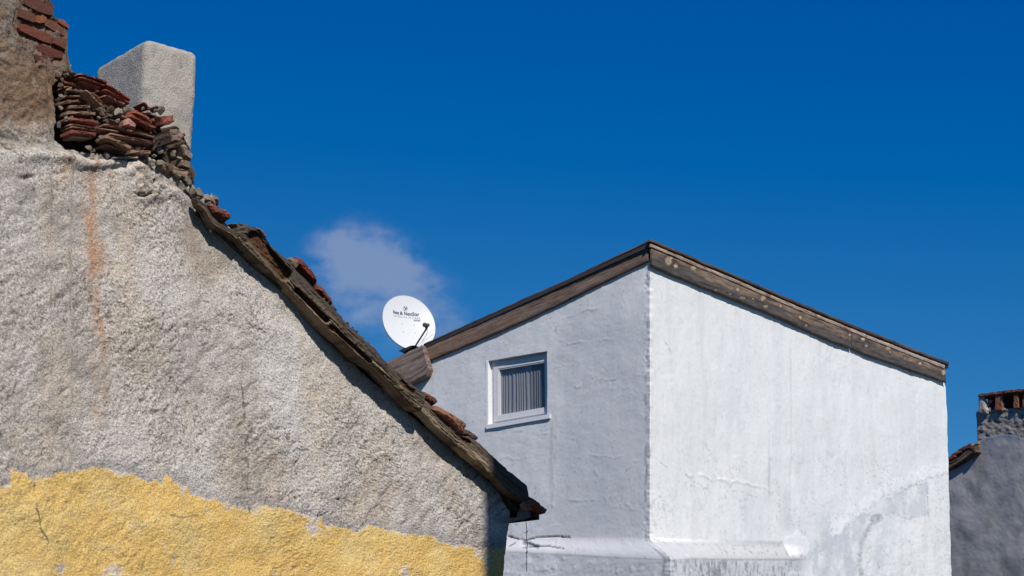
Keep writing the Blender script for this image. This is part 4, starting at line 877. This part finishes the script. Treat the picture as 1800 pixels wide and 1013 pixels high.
for t in np.linspace(0, 1, 14): cbs.append(lnb * (1 - t) + base_ * t + dx_ * (.10 * math.sin(math.pi * t) * (1 - .3 * t)) + dn_ * .02 * math.sin(5 * t))
tube('cable', cbs, .003, M_cable, SD, 6)
tube('cable', [dsurf(.36, -.12, .08), dsurf(.28, -.16, .10), dsurf(.18, -.24, .12), dsurf(.12, -.33, .1)], .0028, M_cable, SD, 6)
for (a, b) in ((-.095, -.01), (.095, -.01), (-.09, -.14), (.09, -.14)):
    tube('bolt', [dsurf(a, b, 0), dsurf(a, b, .006)], [.0075, .006], M_lgrey, SD, 8)
tube('mast', [dsurf(0, -.1, -.05) , dsurf(0, -.1, -.12), dsurf(0, -.1, -.12) - Z * .55], .022, M_lgrey, SD, 10)
def text(name, s, a0, b0, size, width, mat, bold=0.0, parent=None, spacing=1.0, h=.004):
    cu = bpy.data.curves.new(name, 'FONT'); cu.body = s; cu.size = size; cu.offset = bold; cu.space_character = spacing; cu.resolution_u = 3
    o = bpy.data.objects.new(name, cu); C.objects.link(o); bpy.context.view_layer.update()
    me = bpy.data.meshes.new_from_object(o.evaluated_get(bpy.context.evaluated_depsgraph_get())); bpy.data.objects.remove(o)
    v = np.array([x.co[:] for x in me.vertices]); fc = [tuple(p.vertices) for p in me.polygons]
    w = v[:, 0].max() - v[:, 0].min(); v[:, 0] = (v[:, 0] - v[:, 0].min()) * width / w
    return add(name, [dsurf(a0 + x, b0 + y, h) for x, y, _ in v], fc, mat, parent or SD)
text('lettering', 'Next', -.218, .14, .080, .100, M_navy, .0012)
text('lettering', '&', -.106, .14, .074, .046, M_navy, .0012)
text('lettering', 'NextStar', -.038, .14, .080, .232, M_navy, .0012)
text('lettering', 'SATELLITE SYSTEMS', -.218, .098, .026, .415, M_navy2, .0006, spacing=1.9)
nb = 24; bv = []
def plate(name, pts, mat, h=.003): return add(name, [dsurf(a, b, h) for a, b in pts], [tuple(range(len(pts)))], mat, SD)
plate('badge', [(.10, .058), (.20, .058), (.20, .082), (.10, .082)], M_navy2, .003)
text('badge_lettering', 'DIGITAL', .107, .0635, .018, .086, M_dish, .0002, h=.0045)
# ring emblem with two crossed strokes
ring = []; k2 = 28
for rr in (.036, .031):
    ring += [dsurf(-.012 + rr * math.cos(2 * math.pi * i / k2), .243 + rr * math.sin(2 * math.pi * i / k2), .003) for i in range(k2)]
em = add('emblem', ring, [(i, (i + 1) % k2, k2 + (i + 1) % k2, k2 + i) for i in range(k2)], M_navy2, SD)
for pts in ([(-.034, .262), (-.026, .266), (.004, .232), (-.004, .226)], [(-.028, .226), (-.018, .222), (.016, .262), (.008, .266)], [(-.02, .245), (-.012, .236), (.014, .243), (.006, .252)]): plate('emblem', pts, M_navy)

# ================================================================== GREY HOUSE (far right)
hroot = HP.P(1740., 1600.); hroot[2] = 0
GH = thing('grey_house', 'grey rendered house at the right edge with a squat open-topped chimney and red tiled eave', 'house', hroot)
xh = np.r_[1640, np.arange(1660, 1812, 1.8), 1840, 1900, 2000]
th = np.interp(xh, [1640, 1669, 1700, 1716, 1719, 1740, 1760, 1780, 1800, 2000], [845, 826, 812, 800, 776, 768, 763, 765, 770, 765])
Yh = rows(th, [np.full_like(xh, 1024.)], [130], ext=(1060, 1150, 1300, 1500, 1700)); Xh = np.tile(xh, (Yh.shape[0], 1)); Ph = HP.P(Xh, Yh); Uh, Vh = HP.uv(Ph)
dh = .03 * fbm(Uh * .9, Vh * .9, 3, 400) + .006 * fbm(Uh * 4, Vh * 4, 4, 401) + .0025 * fbm(Uh * 16, Vh * 16, 3, 402)
rimb = np.exp(-((Yh - np.interp(Xh, xh, th)) / 5) ** 2) * (Xh > 1717); dh += .012 * rimb
ch_ = np.tile(np.array([.37, .365, .37]), (*Xh.shape, 1)); ch_ = mixc(ch_, [.27, .265, .27], sstep(0, .4, fbm(Uh * 2, Vh * 2, 5, 403))); ch_ = mixc(ch_, [.50, .50, .52], rimb * .9)
add('wall', Ph + dh[..., None] * HP.n, grid_faces(*Xh.shape), M_paint, GH, ch_, smooth=True, centre=False)
# chimney
T_ = resample([(1716, 724), (1722, 722), (1760, 720), (1800, 716), (1850, 712)], 80); B_ = resample([(1719, 790), (1760, 786), (1800, 785), (1850, 783)], 80); tt = np.linspace(0, 1, 50)[:, None]
Xc = T_[None, :, 0] * (1 - tt) + B_[None, :, 0] * tt; Yc = T_[None, :, 1] * (1 - tt) + B_[None, :, 1] * tt; Pc = HP.P(Xc, Yc, .0); Uc, Vc = HP.uv(Pc)
rk = fbm(Uc * 7, Vc * 9, 5, 410, .6); Fc = HP.P(Xc, Yc, -.10) + (.026 * rk)[..., None] * HP.n
cc2 = np.tile(np.array([.29, .27, .245]), (*Xc.shape, 1)); cc2 = mixc(cc2, [.13, .125, .12], sstep(-.05, -.4, rk))
chm = bpy.data.objects.new('chimney', None); C.objects.link(chm); chm.parent = GH; chm.location = tuple(HP.P(1760., 780., -.4) - hroot); chm['label'] = 'squat chimney with square smoke openings under a tile cap'
shell('chimney_body', Fc, HP.n, .85, M_rough, chm, cc2)
def hch(name, poly, off, dep, col, **k): return chunk(name, poly, HP, off, dep, col, chm, **k)
hch('post', [(1720, 698), (1727, 696), (1731, 702), (1733, 712), (1736, 722), (1734, 727), (1724, 728), (1719, 726)], -.03, .06, (.40, .35, .34), bevel=.2, dome=.02, mat=M_rough)
hch('post', [(1749, 695), (1760, 694), (1762, 708), (1762, 722), (1748, 722), (1749, 708)], -.03, .05, (.24, .10, .055), bevel=.1)
hch('post', [(1781.5, 694), (1789, 693), (1790, 717), (1781.5, 718)], -.03, .05, (.24, .10, .055), bevel=.1)
hch('post', [(1797, 694), (1808, 692), (1808, 716), (1797, 717)], -.03, .05, (.30, .10, .06), bevel=.1)
hch('post', [(1826, 690), (1836, 690), (1836, 714), (1826, 714)], -.03, .05, (.24, .10, .055), bevel=.1)
for (a, b) in ((1736, 1749), (1764.5, 1778), (1789, 1793), (1810, 1824)):
    hch('flue_brick', [(a, 692), (b, 691), (b, 722), (a, 723)], -.5, .10, (.04, .03, .028), bevel=.05)  # near-black colour stands in for the darkness inside the openings
for (x, r) in ((1740, 5), (1754, 6), (1766, 4), (1786, 6), (1797, 4), (1727, 6)): stone(x, 721 - (x - 1740) * .06, r, HP, -.1, chm, 1, name='mortar')
xs_ = [1719, 1733, 1748, 1764, 1782, 1799, 1816, 1840]
for a, b in zip(xs_[:-1], xs_[1:]):
    ya, yb = np.interp([a, b], [1719, 1745, 1770, 1800, 1850], [694, 690, 685.5, 684, 681]); d = random.uniform(-.6, .6)
    hch('cap_tile', [(a, ya + d), ((a + b) / 2, (ya + yb) / 2 - 1 + d), (b + 1.5, yb + d), (b + 1, yb + 4 + d), ((a + b) / 2, (ya + yb) / 2 + 4.5 + d), (a, ya + 5 + d)], -.01 + random.uniform(0, .03), .95, (.19 + random.uniform(-.03, .04), .075, .05), bevel=.15, jit=.5, seg=4)
# eave of the grey house
board('eave_board', [(1662, 821), (1672, 812), (1700, 794), (1711, 787)], [(1660, 829), (1676, 824), (1700, 810), (1716, 800)], HP, .07, .06, GH, lambda *a: wood_old(*a, tone=.7, warm=.3), n=60, m=12, relief=.008, rag=.6)
board('eave_board', [(1664, 818), (1690, 800), (1708, 786)], [(1666, 826), (1690, 811), (1712, 794)], HP, .13, .04, GH, lambda *a: wood_old(*a, tone=1.0, warm=.4), n=60, m=12, relief=.008, rag=.8)
for (x0, y0, x1, y1, w, c) in ((1660, 811, 1679, 800, 6, (.19, .06, .04)), (1672, 801, 1690, 792, 5, (.22, .075, .045)), (1684, 793, 1697, 786, 5, (.14, .05, .035)), (1692, 790, 1707, 781, 6, (.17, .065, .045)), (1700, 786, 1714, 787, 5, (.10, .06, .045)), (1706, 784, 1716, 796, 4, (.12, .08, .06)), (1666, 815, 1684, 806, 4, (.10, .05, .035))):
    chunk('roof_tile', bar((x0, y0), (x1, y1), w), HP, .14, .4, c, GH, bevel=.15, jit=.5, seg=4)
for (x, y, r) in ((1712, 783, 5), (1717, 780, 5), (1700, 790, 3), (1688, 797, 2.5)): stone(x, y, r, HP, .05, GH, 1, name='mortar')

# ================================================================== HOUSE ACROSS THE STREET (unseen, added to cast the gable end's shadow; wide and dark to cut fill light)
perp = np.array([-sun_h[1], sun_h[0], 0]); perp = perp if perp[0] > 0 else -perp
pe_ = float(np.dot(GP.P(850., 900.), perp))
ny0 = 4.3; nx0 = (pe_ - perp[1] * ny0) / perp[0]; hgt = 14.5
OH = thing('unseen_shade_house', 'unseen tall plain brown house added off frame, shading the end of the grey gable', 'house', (nx0 + 1.4, ny0 + 1.4, 0))
def bx(name, x0, y0, z0, x1, y1, z1, mat, parent, col=None):
    P8 = [(x0, y0, z0), (x1, y0, z0), (x1, y1, z0), (x0, y1, z0), (x0, y0, z1), (x1, y0, z1), (x1, y1, z1), (x0, y1, z1)]; return boxpts(P8, name, mat, parent, col)
bx('wall', nx0, ny0, -.1, nx0 + 8.5, ny0 + 3.0, hgt, M_paint, OH, (.22, .18, .14))
bx('roof', nx0, ny0, hgt + .004, nx0 + 8.6, ny0 + 3.1, hgt + .2, M_clay, OH, (.2, .08, .05))
for fl in range(4):
    bx('window', nx0 - .03, ny0 + .9, 1.2 + fl * 3.2, nx0 - .003, ny0 + 1.9, 2.6 + fl * 3.2, M_glass, OH)
